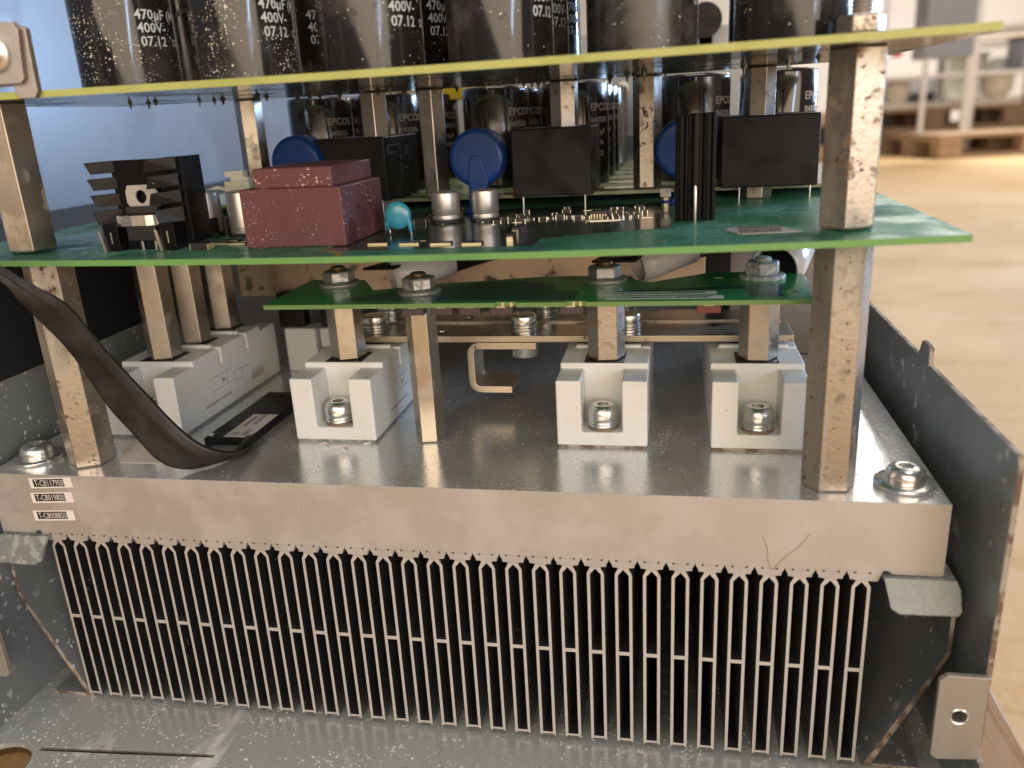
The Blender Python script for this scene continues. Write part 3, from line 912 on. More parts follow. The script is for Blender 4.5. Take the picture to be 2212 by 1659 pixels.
# ================================================================== REAR PLATES, SLEEVES, BLOCKS
tag(MB().box(-311, -70.5, 146, 150, 37, 80.5).build('rear_plate', m_brown_plate, bevel=0.5), 'brown stained aluminium plate standing behind the small green board', 'plate')
tag(MB().box(-352, -59, 205, 209, 0.1, 80).build('rear_shade_sheet', m_rear_shade, bevel=0.5), 'dark sheet added for the shade behind the busbars', 'shade sheet')  # added sheet, dark where there is only unlit space
tag(MB().box(-69.5, -58.5, 150, 156, 2, 80).build('dark_spacer', m_black_plastic, bevel=0.5), 'dark upright strip between the brown plate and the grey plate', 'strip')
tag(MB().box(-58, 6.5, 165, 168, 0.1, 80).build('dusty_plate', m_grey_plate, bevel=0.5), 'dusty grey brown plate behind the rightmost module', 'plate')


def lug(base, pts_, rad, label, rx=0.0):
    t = thing('cable_lug', (0, 0, 0), label, 'cable lug', 'white sleeved cable lugs')
    P = [Vector(p) for p in pts_]
    mb = MB()
    mb.tube(P, rad, 28, closed_ends=False)
    o = mb.build('white_sleeve', m_sleevewhite, t)
    so = o.modifiers.new('thick', 'SOLIDIFY')
    so.thickness = 0.9 * S
    d = (P[-1] - P[0]).normalized()
    MB().tube([P[0] + d * 6, P[-1], P[-1] + Vector((d.x * 20, d.y * 20 + 5, 2.5)), P[-1] + Vector((d.x * 50, d.y * 50 + 22, 3.5))], rad * 0.82 if not isinstance(rad, list) else rad[-1] * 0.85, 20).build('black_cable', m_gloss_black, t)
    return t


lug(0, [(-206.5, 91, 57.0), (-199, 96, 58.2), (-184.5, 108, 61.0)], [7.2, 7.6, 7.4], 'white sleeved cable lug behind the left nut of the small board')
lug(0, [(-100, 99, 58.0), (-94, 102, 59.4), (-78, 112, 63.6)], [7.0, 7.2, 7.0], 'white sleeved cable lug behind the third module nut')
lug(0, [(-47.8, 74, 60.6), (-43.5, 82, 61.8), (-36, 101, 67.5)], [9.6, 9.4, 8.2], 'white sleeved cable lug behind the corroded nut at the right')
for (x, y, z, w, l, lab) in ((-209, 86, 62.5, 14, 12, 'left'), (-109, 86, 63.6, 18, 14, 'third module')):
    MBt = MB().prism([[(-w / 2, -4), (w / 2, -4), (w / 2 + 3, l), (-w / 2 + 5, l)]], 'z', 0, 1.2)
    tag(MBt.build('terminal_tongue', m_black_plastic, bevel=0.4, loc=(x, y, z - 1)), 'flat dark terminal tongue entering the sleeve behind the %s nut' % lab, 'terminal')
for (x0, x1, y0, y1, z1, lab) in ((-268, -236, 150.3, 168, 0, 0),):
    pass
rb = thing('rear_terminal_block', (-282, 132, 0.02), 'whitish plastic block low behind the gap between the two left modules', 'terminal block')
MB().box(0, 17, 0, 12, 0, 23).build('housing', m_white, rb, bevel=0.8)
MB().box(17.5, 44, 4, 12, 12, 22).build('cover', m_white, rb, bevel=0.8)
MB().box(17.5, 44, 2, 12, 0, 11.5).build('foot', m_white_dirty, rb, bevel=0.8)
for i, x in enumerate((-285, -262)):
    tag(MB().box(0, 14, 0, 8, 0, 18).build('black_terminal_cap', m_black_plastic, bevel=1, loc=(x, 134, 23.2)), 'dark cap on the rear white block, %s one' % ('left' if i == 0 else 'right'), 'cap')

# ================================================================== SENSOR, FLAT CABLE, PAPER
se = thing('thermal_sensor', (-262, 55, 0.02), 'flat black sensor bar with white label lying beside the leftmost module', 'sensor')
MB().box(-10, 9.5, -24, 34, 0, 3.6).build('body', m_black_plastic, se, bevel=0.4)
MB().box(-5.5, 8.5, -34, -24.2, 0, 1.0).build('metal_tongue', m_bracket, se, bevel=0.2)
MB().cyl((-8, -21, 3.6), 1.2, 0.5, 16).build('rivet', m_nickel, se)
lb = MB().box(-2.2, 9.2, -22, 4, 3.62, 3.7).build('label_sticker', m_sticker, se)
mb = MB()
add_text(mb, '2012', 3.4, lambda u, v: (6.6 - v, -20.5 + u, 3.74))
for k in range(16):
    mb.box(2.9, 5.1, -8 + k * 0.7, -8 + k * 0.7 + (0.2 if k % 3 else 0.4), 3.71, 3.73)
    if k < 12:
        mb.box(-0.2, 1.4, -10 + k * 1.0, -10 + k * 1.0 + 0.55, 3.71, 3.73)
mb.build('label_print', m_ink, lb, recalc=False)
mb = MB()
add_text(mb, 'J.S', 3.6, lambda u, v: (2.2 - v, -20.0 + u, 3.74))
mb.build('pen_mark', m_blue_ink, lb, recalc=False)
top = [(-312, -26, 92.5), (-299.5, -20.5, 82.8), (-286.3, -16.5, 74.0), (-282.8, -12.5, 67.9), (-280.8, -7.5, 57.2), (-276.7, -2.5, 44.8), (-271.3, 1.5, 32.7), (-265.9, 4.5, 21.9), (-259.2, 6.5, 13.2), (-253.6, 9.5, 8.4), (-249.1, 15.5, 5.2), (-248.5, 24.5, 3.9), (-250, 34, 3.9)]
bot = [(-311, -28, 88), (-298.2, -23.0, 79.7), (-295.4, -19.0, 72.7), (-293.6, -15.0, 65.7), (-290.9, -10.0, 56.1), (-289.4, -5.0, 45.5), (-286.4, -1.0, 30.8), (-280.9, 2.0, 18.6), (-273.6, 4.0, 6.4), (-266.0, 7.0, 2.2), (-258, 13.0, 2.1), (-254, 22.0, 2.3), (-255.5, 34, 3.6)]


def cr_sub(P, n=4):
    out = []
    for i in range(len(P) - 1):
        p0, p1, p2, p3 = (Vector(P[max(i - 1, 0)]), Vector(P[i]), Vector(P[i + 1]), Vector(P[min(i + 2, len(P) - 1)]))
        for k in range(n):
            t = k / n
            out.append(0.5 * ((2 * p1) + (-p0 + p2) * t + (2 * p0 - 5 * p1 + 4 * p2 - p3) * t * t + (-p0 + 3 * p1 - 3 * p2 + p3) * t ** 3))
    out.append(Vector(P[-1]))
    return out


A, B = cr_sub(top), cr_sub(bot)
mb = MB()
nn = 11
vs = []
for a, b in zip(A, B):
    i = A.index(a)
    d = (A[min(i + 1, len(A) - 1)] - A[max(i - 1, 0)]).normalized()
    nrm = (b - a).cross(d).normalized()
    if nrm.y > 0: nrm = -nrm
    for j in range(nn):
        t = j / (nn - 1)
        off = 0.55 * math.sin(math.pi * t) + (0.55 if 0.12 < t < 0.34 else 0)
        vs.append(a.lerp(b, t) + nrm * off)
fs = [(i * nn + j, i * nn + j + 1, (i + 1) * nn + j + 1, (i + 1) * nn + j) for i in range(len(A) - 1) for j in range(nn - 1)]
mb._add(vs, fs, True)
rc = mb.build('flat_cable', m_cable)
so = rc.modifiers.new('thick', 'SOLIDIFY')
so.thickness = 1.6 * S
so.offset = -1
tag(rc, 'flat black ribbon cable sweeping down across the left post onto the plate', 'cable')
pp = MB().prism([[(-308, 36), (-304, 22), (-298, 13), (-283, 13.5), (-279, 20), (-282, 37)]], 'z', 0.03, 0.12).build('paper_tag', m_sticker)
tag(pp, 'small pale paper tag on the plate under the black flat cable', 'paper tag')
# white thermal paste threads squeezed out under the second module
for i, (x, y, q) in enumerate(((-224, 34, 0), (-215, 31, 1), (-206, 35, 2))):
    p = [(x + k * 1.1, y + 3.5 - abs(k - 1.6) * 1.3 + 0.4 * math.sin(k * 2 + q), 0.35) for k in range(6)]
    tag(MB().tube(p, 0.28, 6).build('paste_thread', m_sticker), 'white paste thread under the front of the second module, %s' % ['left', 'middle', 'right'][i], 'paste')

# ================================================================== LARGE GREEN BOARD
b2 = thing('main_circuit_board', (0, 0, 0), 'large green circuit board carrying relays, transformer and chips across the middle', 'circuit board')


def board(x0, x1, y0, y1, z0, z1, sag, name, mats, parent, holes=()):
    mb = MB()
    n = 48
    bm = []
    ys = [y0, y1]
    for i in range(n + 1):
        x = x0 + (x1 - x0) * i / n
        for (y, z) in ((y0, z0), (y1, z0), (y1, z1), (y0, z1)):
            bm.append((x, y, z + sag(x)))
    for i in range(n):
        a = i * 4
        b = a + 4
        mb.v
    mb._add(bm, [(i * 4 + 2, i * 4 + 3, i * 4 + 7, i * 4 + 6) for i in range(n)], True, 0)
    mb._add(bm, [(i * 4 + 0, i * 4 + 1, i * 4 + 5, i * 4 + 4) for i in range(n)], True, 1)
    mb._add(bm, [(i * 4 + 0, i * 4 + 4, i * 4 + 7, i * 4 + 3) for i in range(n)], False, 2)
    mb._add(bm, [(i * 4 + 1, i * 4 + 2, i * 4 + 6, i * 4 + 5) for i in range(n)], False, 2)
    mb._add(bm, [(0, 3, 2, 1), (n * 4, n * 4 + 1, n * 4 + 2, n * 4 + 3)], False, 2)
    return mb.build(name, mats, parent)


board(-346, -6.3, -8.6, 250, Z2 - 1.95, Z2, sag2, 'substrate', [m_pcb2, m_pcb2, m_edge2], b2)
# darker copper areas as thin mask relief
def areapoly(poly, m, name='copper_area', dz=0.02, parent=b2, zb=Z2, sg=sag2):
    mb = MB()
    mb.prism([poly], 'z', 0.004, dz + 0.01)
    return mb.build(name, m, parent, fn=lambda x, y, z: (x, y, z + zb + sg(x)))


def densify(poly, step=8):
    out = []
    for i in range(len(poly)):
        a, b = poly[i], poly[(i + 1) % len(poly)]
        n = max(1, int(math.hypot(b[0] - a[0], b[1] - a[1]) / step))
        for k in range(n):
            out.append((a[0] + (b[0] - a[0]) * k / n, a[1] + (b[1] - a[1]) * k / n))
    return out


def strips(x0, x1, ylo, yhi, m, name='copper_area'):
    """dark region whose y limits are functions of x, as a sagging sheet"""
    mb = MB()
    n = 30
    vs = []
    for i in range(n + 1):
        x = x0 + (x1 - x0) * i / n
        vs += [(x, ylo(x), Z2 + sag2(x) + 0.05), (x, yhi(x), Z2 + sag2(x) + 0.05)]
    mb._add(vs, [(2 * i, 2 * i + 2, 2 * i + 3, 2 * i + 1) for i in range(n)], True)
    return mb.build(name, m, b2)


strips(-198, -128, lambda x: 3 + 0.0 * x, lambda x: 108, mat('dark_olive_mask', (0.02, 0.055, 0.04), 0.2, coat=0.4))
strips(-127.9, -86, lambda x: 18 + (x + 128) * 0.35, lambda x: 108, mat('dark_olive_mask', (0.02, 0.055, 0.04), 0.2, coat=0.4))
# yellow silkscreen arcs
for (cx, cy) in ((-200, 4), (-292, 40)):
    mb = MB()
    vs = []
    for k in range(15):
        a = -0.2 + k * 0.12
        for r in (10, 12.5):
            x, y = cx + r * math.cos(a), cy - 12 + r * math.sin(a)
            vs.append((x, max(y, -8.4), Z2 + sag2(x) + 0.07))
    mb._add(vs, [(2 * i, 2 * i + 1, 2 * i + 3, 2 * i + 2) for i in range(14)])
    mb.build('silkscreen_arc', mat('ochre_silkscreen', (0.30, 0.26, 0.06), 0.5), b2)
# barcode label
st = MB().prism([[(-69.5, 21), (-68.5, 18), (-66, 11.4), (-64, 10.4), (-47.5, 11.2), (-49.5, 14.5), (-51, 20), (-53, 25.5), (-68, 25)]], 'z', Z2 - 0.02 - 0.3, Z2 - 0.1 + 0.02)
st = st.build('barcode_sticker', mat('grey_paper', (0.42, 0.41, 0.36), 0.6), b2, fn=lambda x, y, z: (x, y, z + sag2(x) + 0.28))
mb = MB()
for row, yy in enumerate((12.2, 16.5, 21.5)):
    x = -65.5
    while x < -53.5 + row:
        w = random.choice((0.2, 0.35, 0.6, 0.9))
        mb.box(x, x + w, yy, yy + 2.7, Z2 + 0.19, Z2 + 0.25)
        x += w + random.choice((0.2, 0.35))
mb.build('barcode', m_ink, st, fn=lambda x, y, z: (x, y, z + sag2(x)))


def smd(x, y, w, d, h, m=m_chip, ends=True, name='chip_resistor', rz=0.0, endm=m_gold, z=None):
    zz = Z2 + sag2(x) + 0.04
    o = MB().box(-w / 2, w / 2, -d / 2, d / 2, 0.12, h).build(name, m, b2, loc=(x, y, zz))
    o.rotation_euler[2] = rz
    if ends == 'long':
        e = MB().box(-w / 2, w / 2, -d / 2 - 0.25, -d / 2 - 0.01, 0, h * 0.7)
    elif ends:
        e = MB().box(-w / 2 - 0.3, -w / 2 - 0.01, -d / 2, d / 2, 0, h * 0.85).box(w / 2 + 0.01, w / 2 + 0.3, -d / 2, d / 2, 0, h * 0.85)
    if ends:
        e.build('solder_end', endm, o)
    return o


for (x0, x1, y) in ((-186.3, -179.4, 13.6), (-174.7, -168, 12), (-163.5, -156.6, 10.2), (-152.5, -145.9, 8.5), (-249.9, -242.6, 21.6), (-241.9, -234.8, 20.6), (-248, -241, 27), (-238, -232, 26)):
    smd((x0 + x1) / 2, y + 1.6, x1 - x0, 3.1, 0.75, m_chip, 'long')
smd(-246.7, 12.4, 6.4, 4, 2.3, m_chip, True, 'diode')
smd(-137.3, 15.5, 2.0, 7, 2.3, m_chip_brown, 'long', 'capacitor_chip')
smd(-137.0, 29, 2.2, 8, 2.8, m_chip_brown, 'long', 'capacitor_chip', rz=-0.2)
CP = [(-183, 65, 4.4, 3, 2.2), (-151.8, 63, 2.6, 1.6, .8), (-150.8, 72.8, 2.4, 1.4, .9), (-145.8, 61.5, 2.6, 1.2, .5), (-142.6, 63, 3.4, 3, 1.3), (-142.9, 71, 3.0, 2, 1.2), (-139.3, 68.4, 1.6, 1, .6),
      (-134.7, 67.5, 2.7, 1.5, 1.0), (-131.9, 69, 1.6, 1.2, .6), (-128.5, 71, 3.0, 2.0, 1.2), (-124.8, 70, 1.8, 1.2, .8), (-121.2, 67.8, 2.8, 2, 1.2), (-117.8, 67, 1.8, 1.4, .8), (-110.5, 79, 2.0, 1.2, .9), (-110.5, 62, 1.8, 1.2, .8),
      (-106.2, 61, 2.0, 1.2, .9), (-106, 78, 2.4, 1.4, 1.1), (-102.4, 61.6, 1.9, 1.2, .9), (-101.3, 73, 1.8, 1.2, .8), (-178.6, 110, 3, 1.6, 1.2), (-174.2, 97, 3, 2, 1.4), (-161.9, 100, 3, 2, 1.0), (-107, 68, 2.0, 1.2, 1), (-103, 67.5, 2.0, 1.2, 1), (-99.5, 64, 2.2, 1.2, .8)]
for (x, y, w, d, h) in CP:
    smd(x, y, w, d, h, m_chip, True, 'chip_resistor', endm=m_pin)
random.seed(11)
for k in range(34):
    x = random.uniform(-186, -96)
    y = random.uniform(74, 106)
    if -170 < x < -148 and y > 84: continue
    smd(x, y, random.choice((1.6, 2.0, 3.0)), random.choice((1.0, 1.4, 2.0)), random.choice((0.6, 0.9, 1.2)), m_chip, True, 'chip_resistor', endm=random.choice((m_pin, m_gold)))
for k in range(26):
    x = random.choice((random.uniform(-335, -295), random.uniform(-232, -190), random.uniform(-95, -12)))
    y = random.uniform(-4, 60)
    MB().lathe([(0.95, 0), (0.9, 0.06), (0.35, 0.06), (0.3, 0.0)], (0, 0, 0.03), 14, caps=False).build('via_ring', m_gold, b2, loc=(x, y, Z2 + sag2(x) + 0.04))
ic = smd(-113.6, 72, 6.6, 4.4, 1.9, m_chip, False, 'logic_chip')
mb = MB()
for k in range(6):
    mb.box(-2.9 + k * 1.1, -2.4 + k * 1.1, -3.2, -2.21, 0, 0.9)
mb.build('chip_legs', m_gold, ic)
for (x, y, w) in ((-143.5, 60.0, 3.4), (-152, 56, 1.5), (-110, 57.5, 14), (-110, 54.8, 11), (-170, 20, 4), (-120, 90, 3), (-95, 60, 4), (-288, 6, 2.4), (-276, 6, 2), (-257, 8, 1.6)):
    o = MB().box(-w / 2, w / 2, -0.35, 0.35, 0.02, 0.12).build('solder_track', m_pin, b2, loc=(x, y, Z2 + sag2(x) + 0.04))

# ================================================================== REAR CAPACITOR BOARD
b4 = thing('rear_circuit_board', (0, 0, 0), 'green board with its lit yellow tone in the colour, under the lower capacitors', 'circuit board')
MB().box(-330, -10, 112, 330, 86.8, 88.2).build('substrate', m_pcb4, b4)
for k in range(7):
    MB().box(-116, -96, 128 + k * 28, 134 + k * 28, 88.21, 88.4).build('tinned_track', mat('pale_tinned_track', (0.6, 0.6, 0.42), 0.3, 0.5), b4)

# ================================================================== COMPONENTS ON THE GREEN BOARD
GR = 'black potted boxes standing on pins'


def relay(x0, x1, y0, y1, z0, z1, label, pins):
    t = thing('relay_box', (x0, y0, 0), label, 'relay', GR)
    MB().box(0, x1 - x0, 0, y1 - y0, z0, z1).build('housing', m_black_plastic, t, bevel=0.5)
    for px in pins:
        for py in (2.0, y1 - y0 - 3):
            zb = (Z2 + sag2(px)) if py < 10 else 88.2
            MB().cyl((px - x0, py, zb), 0.45, z0 - zb + 0.3, 10).build('pin', m_pin, t)
    return t


r1 = relay(-241.5, -206.3, 97, 145, 88.9, 115.6, 'large black potted box behind the maroon transformer with blue printed marks on its side', (-238, -210))
mb = MB()
X = 35.3
for (a, b, c, d) in ((5, 20, 111.6, 111.9), (6, 17, 108.6, 108.9), (4, 5, 108, 112), (21, 21.3, 96, 113), (36, 36.3, 104, 112), (24, 32, 101.2, 101.6), (27, 31, 98, 98.4)):
    mb.box(X - 0.05, X + 0.02, a, b, c, d)
for (p, q) in (((26, 107), (33, 107)), ((33, 107), (29.5, 111)), ((29.5, 111), (26, 107))):
    d = Vector((0, q[0] - p[0], q[1] - p[1])).normalized()
    n_ = Vector((0, -d.z, d.y)) * 0.2
    mb._add([(X + 0.02, p[0] - n_.y, p[1] - n_.z), (X + 0.02, q[0] - n_.y, q[1] - n_.z), (X + 0.02, q[0] + n_.y, q[1] + n_.z), (X + 0.02, p[0] + n_.y, p[1] + n_.z)], [(0, 1, 2, 3)])
mb.build('printed_mark', mat('blue_grey_print', (0.10, 0.14, 0.22), 0.4), r1, recalc=False)
relay(-151.4, -118.2, 96, 136, 88.6, 115.6, 'black potted box on two thin pins beside the whole blue disc', (-147.5, -121.5))
relay(-67.0, -29.8, 99, 141, 88.9, 116.2, 'widest black potted box at the right beside the rusty post', (-59.5, -32.3))

mt = thing('potted_transformer', (-229.6, 12, Z2 - 1.8), 'dusty maroon stepped block transformer on the front of the green board', 'transformer')
MB().box(0, 36.4, 0, 40, 0, 19.6).build('lower_block', m_maroon, mt, bevel=0.5)
MB().box(5.6, 33.8, 0.35, 38, 19.62, 26.2).build('upper_block', m_maroon, mt, bevel=0.5)
mb = MB()
mb.prism([[(3, 0)] + arc(6.5, 5.5, 2.6, P2, 0, 8) + [(10, 0)]], 'x', 36.42, 36.6)
mb.prism([arc(14.5, 11.5, 1.2, 0, 2 * P2, 12)[:-1]], 'x', 36.42, 36.6)
mb.build('side_recess', mat('dark_maroon', (0.07, 0.012, 0.014), 0.5), mt)


def blue_disc(x, y, z, r, d, label):
    t = thing('blue_varistor', (x, y, z), label, 'varistor', 'blue coated discs')
    MB().lathe([(0.01, 0.0), (r * 0.5, -0.12), (r * 0.80, -0.05), (r * 0.92, -0.2), (r * 0.975, -0.8), (r, -1.9), (r, -d + 2.5), (r * 0.93, -d + .6), (r * 0.6, -d)], (0, 0, 0), 48, 'y').build('coated_body', m_blue, t)
    h = z - (Z2 + sag2(x))
    lo = [(-3.6, -r * 0.80), (-3.4, -r - 1.2), (-4.3, -h + 2.4), (-6.6, -h + 0.2), (4.4, -h + 0.2), (3.4, -h + 2.4), (3.6, -r - 1), (5.0, -r * 0.86), (3.4, -r * 0.3), (2.0, r * 0.05), (-1.6, r * 0.12), (-3.2, -r * 0.2)]
    MB().prism([lo], 'y', -0.55, 3.0).build('coated_leg', m_blue, t, bevel=0.5, segs=3)
    return t


blue_disc(-165.8, 93, 105.2, 11.7, 16, 'round blue coated disc with dripped leg standing left of the middle black box')
blue_disc(-245.2, 92, 106.6, 11.3, 15, 'round blue coated disc half hidden behind the maroon transformer')
blue_disc(-81.4, 99, 104.8, 11.8, 14, 'round blue coated disc half hidden behind the black ribbed heatsink')
o = thing('orange_capacitor', (-152, 107, 88.2), 'small orange dipped part lying under the middle blue disc', 'capacitor')
MB().lathe([(0.3, -2), (1.8, -1.5), (2.2, 0), (1.8, 2), (1.0, 4), (0.3, 5)], (0, 0, 2), 16, 'x').build('body', m_orange, o)
o = thing('striped_resistor', (-88.6, 90, Z2 + sag2(-88)), 'small grey and gold striped part left of the black ribbed heatsink', 'resistor')
MB().cyl((0, 0, 0.1), 1.6, 1.6, 16).cyl((0, 0, 2.9), 1.6, 1.2, 16).build('gold_band', m_gold, o)
MB().cyl((0, 0, 1.71), 1.5, 1.18, 16).build('blue_band', m_blue, o)
MB().box(-2.2, 2.2, -2, 2, 4.2, 7.6).build('grey_cap', m_bracket, o, bevel=0.3)

t = thing('disc_capacitor', (-182.6, 36.5, Z2 + sag2(-182)), 'small turquoise dipped disc capacitor beside the maroon block', 'capacitor')
mb = MB()
n = 40
# rounded lens body
prof = [(0.01, 1.7), (2.5, 1.6), (4.1, 1.15), (4.85, 0.5), (5.0, 0), (4.85, -0.5), (4.1, -1.15), (2.5, -1.6), (0.01, -1.7)]
MB().lathe(prof, (0, 0, 6.9), n, 'y').build('coated_body', m_teal, t)
for (sx_, zb) in ((-1, 2.0), (1, 0.6)):
    MB().tube([(sx_ * 3.6, 0, 5.2), (sx_ * 4.3, 0, 3.6), (sx_ * 4.3, 0, 2.4), (sx_ * (3.4 if sx_ < 0 else 4.6), 0, zb)], [1.2, 1.0, 0.8, 0.45], 10).build('coated_leg', m_teal, t)
    MB().cyl((sx_ * (3.4 if sx_ < 0 else 4.6), 0, 0), 0.35, zb + 0.1, 8).build('pin', m_pin, t)


def ecap(x, y, r, h, label, base=True, z=None, tall=0):
    t = thing('electrolytic_capacitor', (x, y, (Z2 + sag2(x)) if z is None else z), label, 'capacitor', 'small grey can capacitors')
    b = 1.1
    MB().lathe([(r * 0.9, b), (r * 0.98, b + 0.3), (r, b + 0.9), (r, b + 1.2), (r * 0.93, b + 1.7), (r * 0.93, b + 2.0), (r, b + 2.5), (r, h - 0.8), (r * 0.96, h - 0.25), (r * 0.86, h), (r * 0.8, h - 0.12)], (0, 0, 0), 36).build('can', m_canmat, t)
    k = r * 1.02
    c_ = k * 0.45
    bp_ = [(-k, -k + c_), (-k + c_, -k), (k - c_, -k), (k, -k + c_), (k, k), (-k, k)]
    MB().prism([bp_], 'z', 0.15, 1.05 if not tall else 1.4).build('base', m_chip, t, bevel=0.1)
    if tall:
        for sx_ in (-1, 1):
            MB().box(sx_ * k - 1.3 * (sx_ > 0) - 0.0, sx_ * k + 1.3 * (sx_ < 0), -k, -k * 0.35, 1.41, tall).build('base_post', m_chip, t, bevel=0.2)
    MB().box(-0.5, 0.5, -k - 0.8, -k * 0.6, 0.02, 0.16).build('solder_pad', m_pin, t)
    return t


ecap(-173.3, 68.5, 5.6, 11.9, 'small silver can capacitor, left of the pair in front of the blue disc')
ecap(-157.8, 70, 5.3, 12.0, 'silver can capacitor with brown stains, right one of the pair before the blue disc')
ecap(-264.2, 47, 6.3, 16.8, 'grey can capacitor in a black clip base just right of the black finned clip heatsink', tall=7.0)
ecap(-246.0, 44.5, 6.3, 16.8, 'grey can capacitor in a black base between the clip heatsink and the maroon block', tall=7.5)
t = thing('wire_connector', (-267.4, 70, Z2 + sag2(-262)), 'ivory plug connector with a curled wire standing behind the grey can capacitors', 'connector')
MB().box(0, 11, 0, 6, 10, 18.6).build('housing', m_ivory, t, bevel=0.4)
MB().prism([[(0.3, 18.62), (2.6, 18.62), (2.6, 20.2), (0.5, 20.2), (0.2, 22.4), (8.4, 22.6), (8.6, 20), (10.2, 20), (10.2, 18.62)]], 'y', 1, 5).build('latch', m_ivory, t, bevel=0.3)
MB().tube([(5, 3, 10.5), (2, 2, 14.6), (-3, 0, 16.2), (-6.5, -2, 15.2), (-9, -3, 11), (-8, 0, 3), (-5, 2, 0.5)], 0.9, 10).build('wire', m_ivory, t)
MB().box(1, 10, 1, 5, 0, 9.9).build('header', m_ivory, t, bevel=0.3)

# clip-on heatsink with transistor
ch = thing('transistor_heatsink', (-266, 14, Z2 + sag2(-266) + 0.05), 'black finned clip heatsink holding a transistor at the left of the green board', 'heatsink')
hz = 31.0
MB().box(-11.6, 12.6, 2.0, 4.0, 2.2, hz - 0.4).build('back_plate', m_black_metal, ch, bevel=0.2)
MB().prism([[(12.7, 2.0), (14.6, 2.0), (14.8, 14), (12.9, 14)]], 'z', 1.6, hz).build('side_plate', m_black_metal, ch, bevel=0.2)
MB().prism([[(-13.6, 3.0), (-11.7, 3.0), (-11.7, 14), (-13.4, 14)]], 'z', 1.6, hz - 2).build('side_plate', m_black_metal, ch, bevel=0.2)
for k, zt in enumerate((hz - 0.4, hz - 5.95, hz - 11.5, hz - 17.1)):
    hh_ = 4.1 if k < 3 else 4.8
    # left tabs point outwards, right tabs point forward
    mb = MB()
    a = [(-11.7, 3.2, zt), (-20.8, -1.2, zt - 0.3), (-18.9 if k < 3 else -19.8, -1.2, zt - hh_ - 0.1), (-11.7, 3.2, zt - hh_)]
    nr = (Vector(a[1]) - Vector(a[0])).cross(Vector(a[3]) - Vector(a[0])).normalized() * 1.3
    vs = [Vector(p) for p in a] + [Vector(p) - nr for p in a]
    mb._add(vs, [(0, 1, 2, 3), (7, 6, 5, 4), (0, 4, 5, 1), (1, 5, 6, 2), (2, 6, 7, 3), (3, 7, 4, 0)])
    mb.build('cooling_tab', m_black_metal, ch, bevel=0.15)
    mb = MB()
    a = [(12.6, 1.9, zt + 0.6), (4.6, -3.6, zt - 0.1), (3.4 if k < 3 else 5.8, -3.8, zt - hh_ - 0.1), (12.6, 1.9, zt - hh_ + 0.3)]
    nr = (Vector(a[1]) - Vector(a[0])).cross(Vector(a[3]) - Vector(a[0])).normalized() * 1.3
    vs = [Vector(p) for p in a] + [Vector(p) + nr for p in a]
    mb._add(vs, [(0, 1, 2, 3), (7, 6, 5, 4), (0, 4, 5, 1), (1, 5, 6, 2), (2, 6, 7, 3), (3, 7, 4, 0)])
    mb.build('cooling_tab', m_black_metal, ch, bevel=0.15)
MB().box(-9.2, 6.0, -1.8, 1.9, 0.2, 3.0).build('transistor_seat', m_black_metal, ch, bevel=0.2)
tr = MB().box(-7.6, 3.8, -3.4, 0.8, 3.2, 12.5).build('transistor_body', m_chip, ch, bevel=0.4)
hl = [(-1.5 + 2.1 * math.cos(a), 18.2 + 2.3 * math.sin(a)) for a in [2 * P2 * i / 20 for i in range(20)]]
MB().prism([[(-6.4, 15.0), (5.6, 15.0), (3.8, 16.2), (5.3, 19.0), (3.6, 22.2), (-6.2, 22.2), (-7.2, 20), (-7.2, 16.2)], hl], 'y', -0.4, 0.5).build('metal_tab', m_bracket, ch, bevel=0.1)
MB().box(-7.0, 5.0, -2.4, 0.6, 12.52, 14.98).build('transistor_shoulder', m_chip, ch, bevel=0.3)
cl = [(-11.4, -0.6), (-10.2, -3.8), (-8.4, -4.4), (-3.8, -4.9), (1.4, -4.5), (3.8, -3.4), (5.8, -4.3), (6.4, -4.0), (6.4, -3.4), (3.8, -2.8), (1.4, -4.0), (-3.8, -4.4), (-8.4, -3.9), (-9.8, -3.2), (-10.8, -0.6)]
MB().prism([cl], 'z', 8.6, 12.2).build('spring_clip', m_nickel, ch, bevel=0.1)
for x in (-2.6, 2.6):
    MB().box(x - 0.45, x + 0.45, -3.0, -2.4, 0, 3.2).build('transistor_lead', m_pin, ch, bevel=0.1)
for x in (-15.6, 6.2):
    MB().prism([[(x, 0), (x + 1.1, 0), (x + 1.1 - 1.2, 7.4), (x - 1.2, 7.4)]], 'y', -6.4, -5.6).build('steel_leg', m_pin, ch, bevel=0.1)
    MB().box(x + 0.2, x + 6.0, -5.5, 1.8, 0.3, 9.4).build('foot', m_black_metal, ch, bevel=0.3)
    MB().box(x + 3.0, x + 3.5, -5.58, -5.42, 2.8, 6.8).build('slot_glint', m_pin, ch)

# extruded black heatsink with a silver pin
eh = thing('ribbed_heatsink', (-78.2, 45.5, Z2 + sag2(-78)), 'upright black ribbed heatsink with a bright pin at the foot', 'heatsink')
rb_ = [(-6.7, 0), (-5.6, -0.4), (-5.2, 2.6), (-3.8, 2.6), (-3.6, -0.3), (-3.2, -0.6), (-2.6, -0.3), (-2.4, 1.8), (-1.2, 1.6), (-1.0, -0.7), (-0.4, -0.9), (0.4, -0.9), (1.0, -0.7), (1.2, 1.6), (2.4, 1.8), (2.6, -0.3), (3.2, -0.6), (3.6, -0.3), (3.8, 2.6), (5.2, 2.6), (5.6, -0.4), (6.7, 0), (6.7, 12), (-6.7, 12)]
MB().prism([rb_], 'z', 0.1, 35.6).build('extrusion', m_black_metal, eh, bevel=0.15)
MB().lathe([(0.8, 0), (0.85, 0.4), (0.85, 11.4), (0.6, 12.2)], (0, -1.6, 0), 16).build('pin', m_zinc, eh)


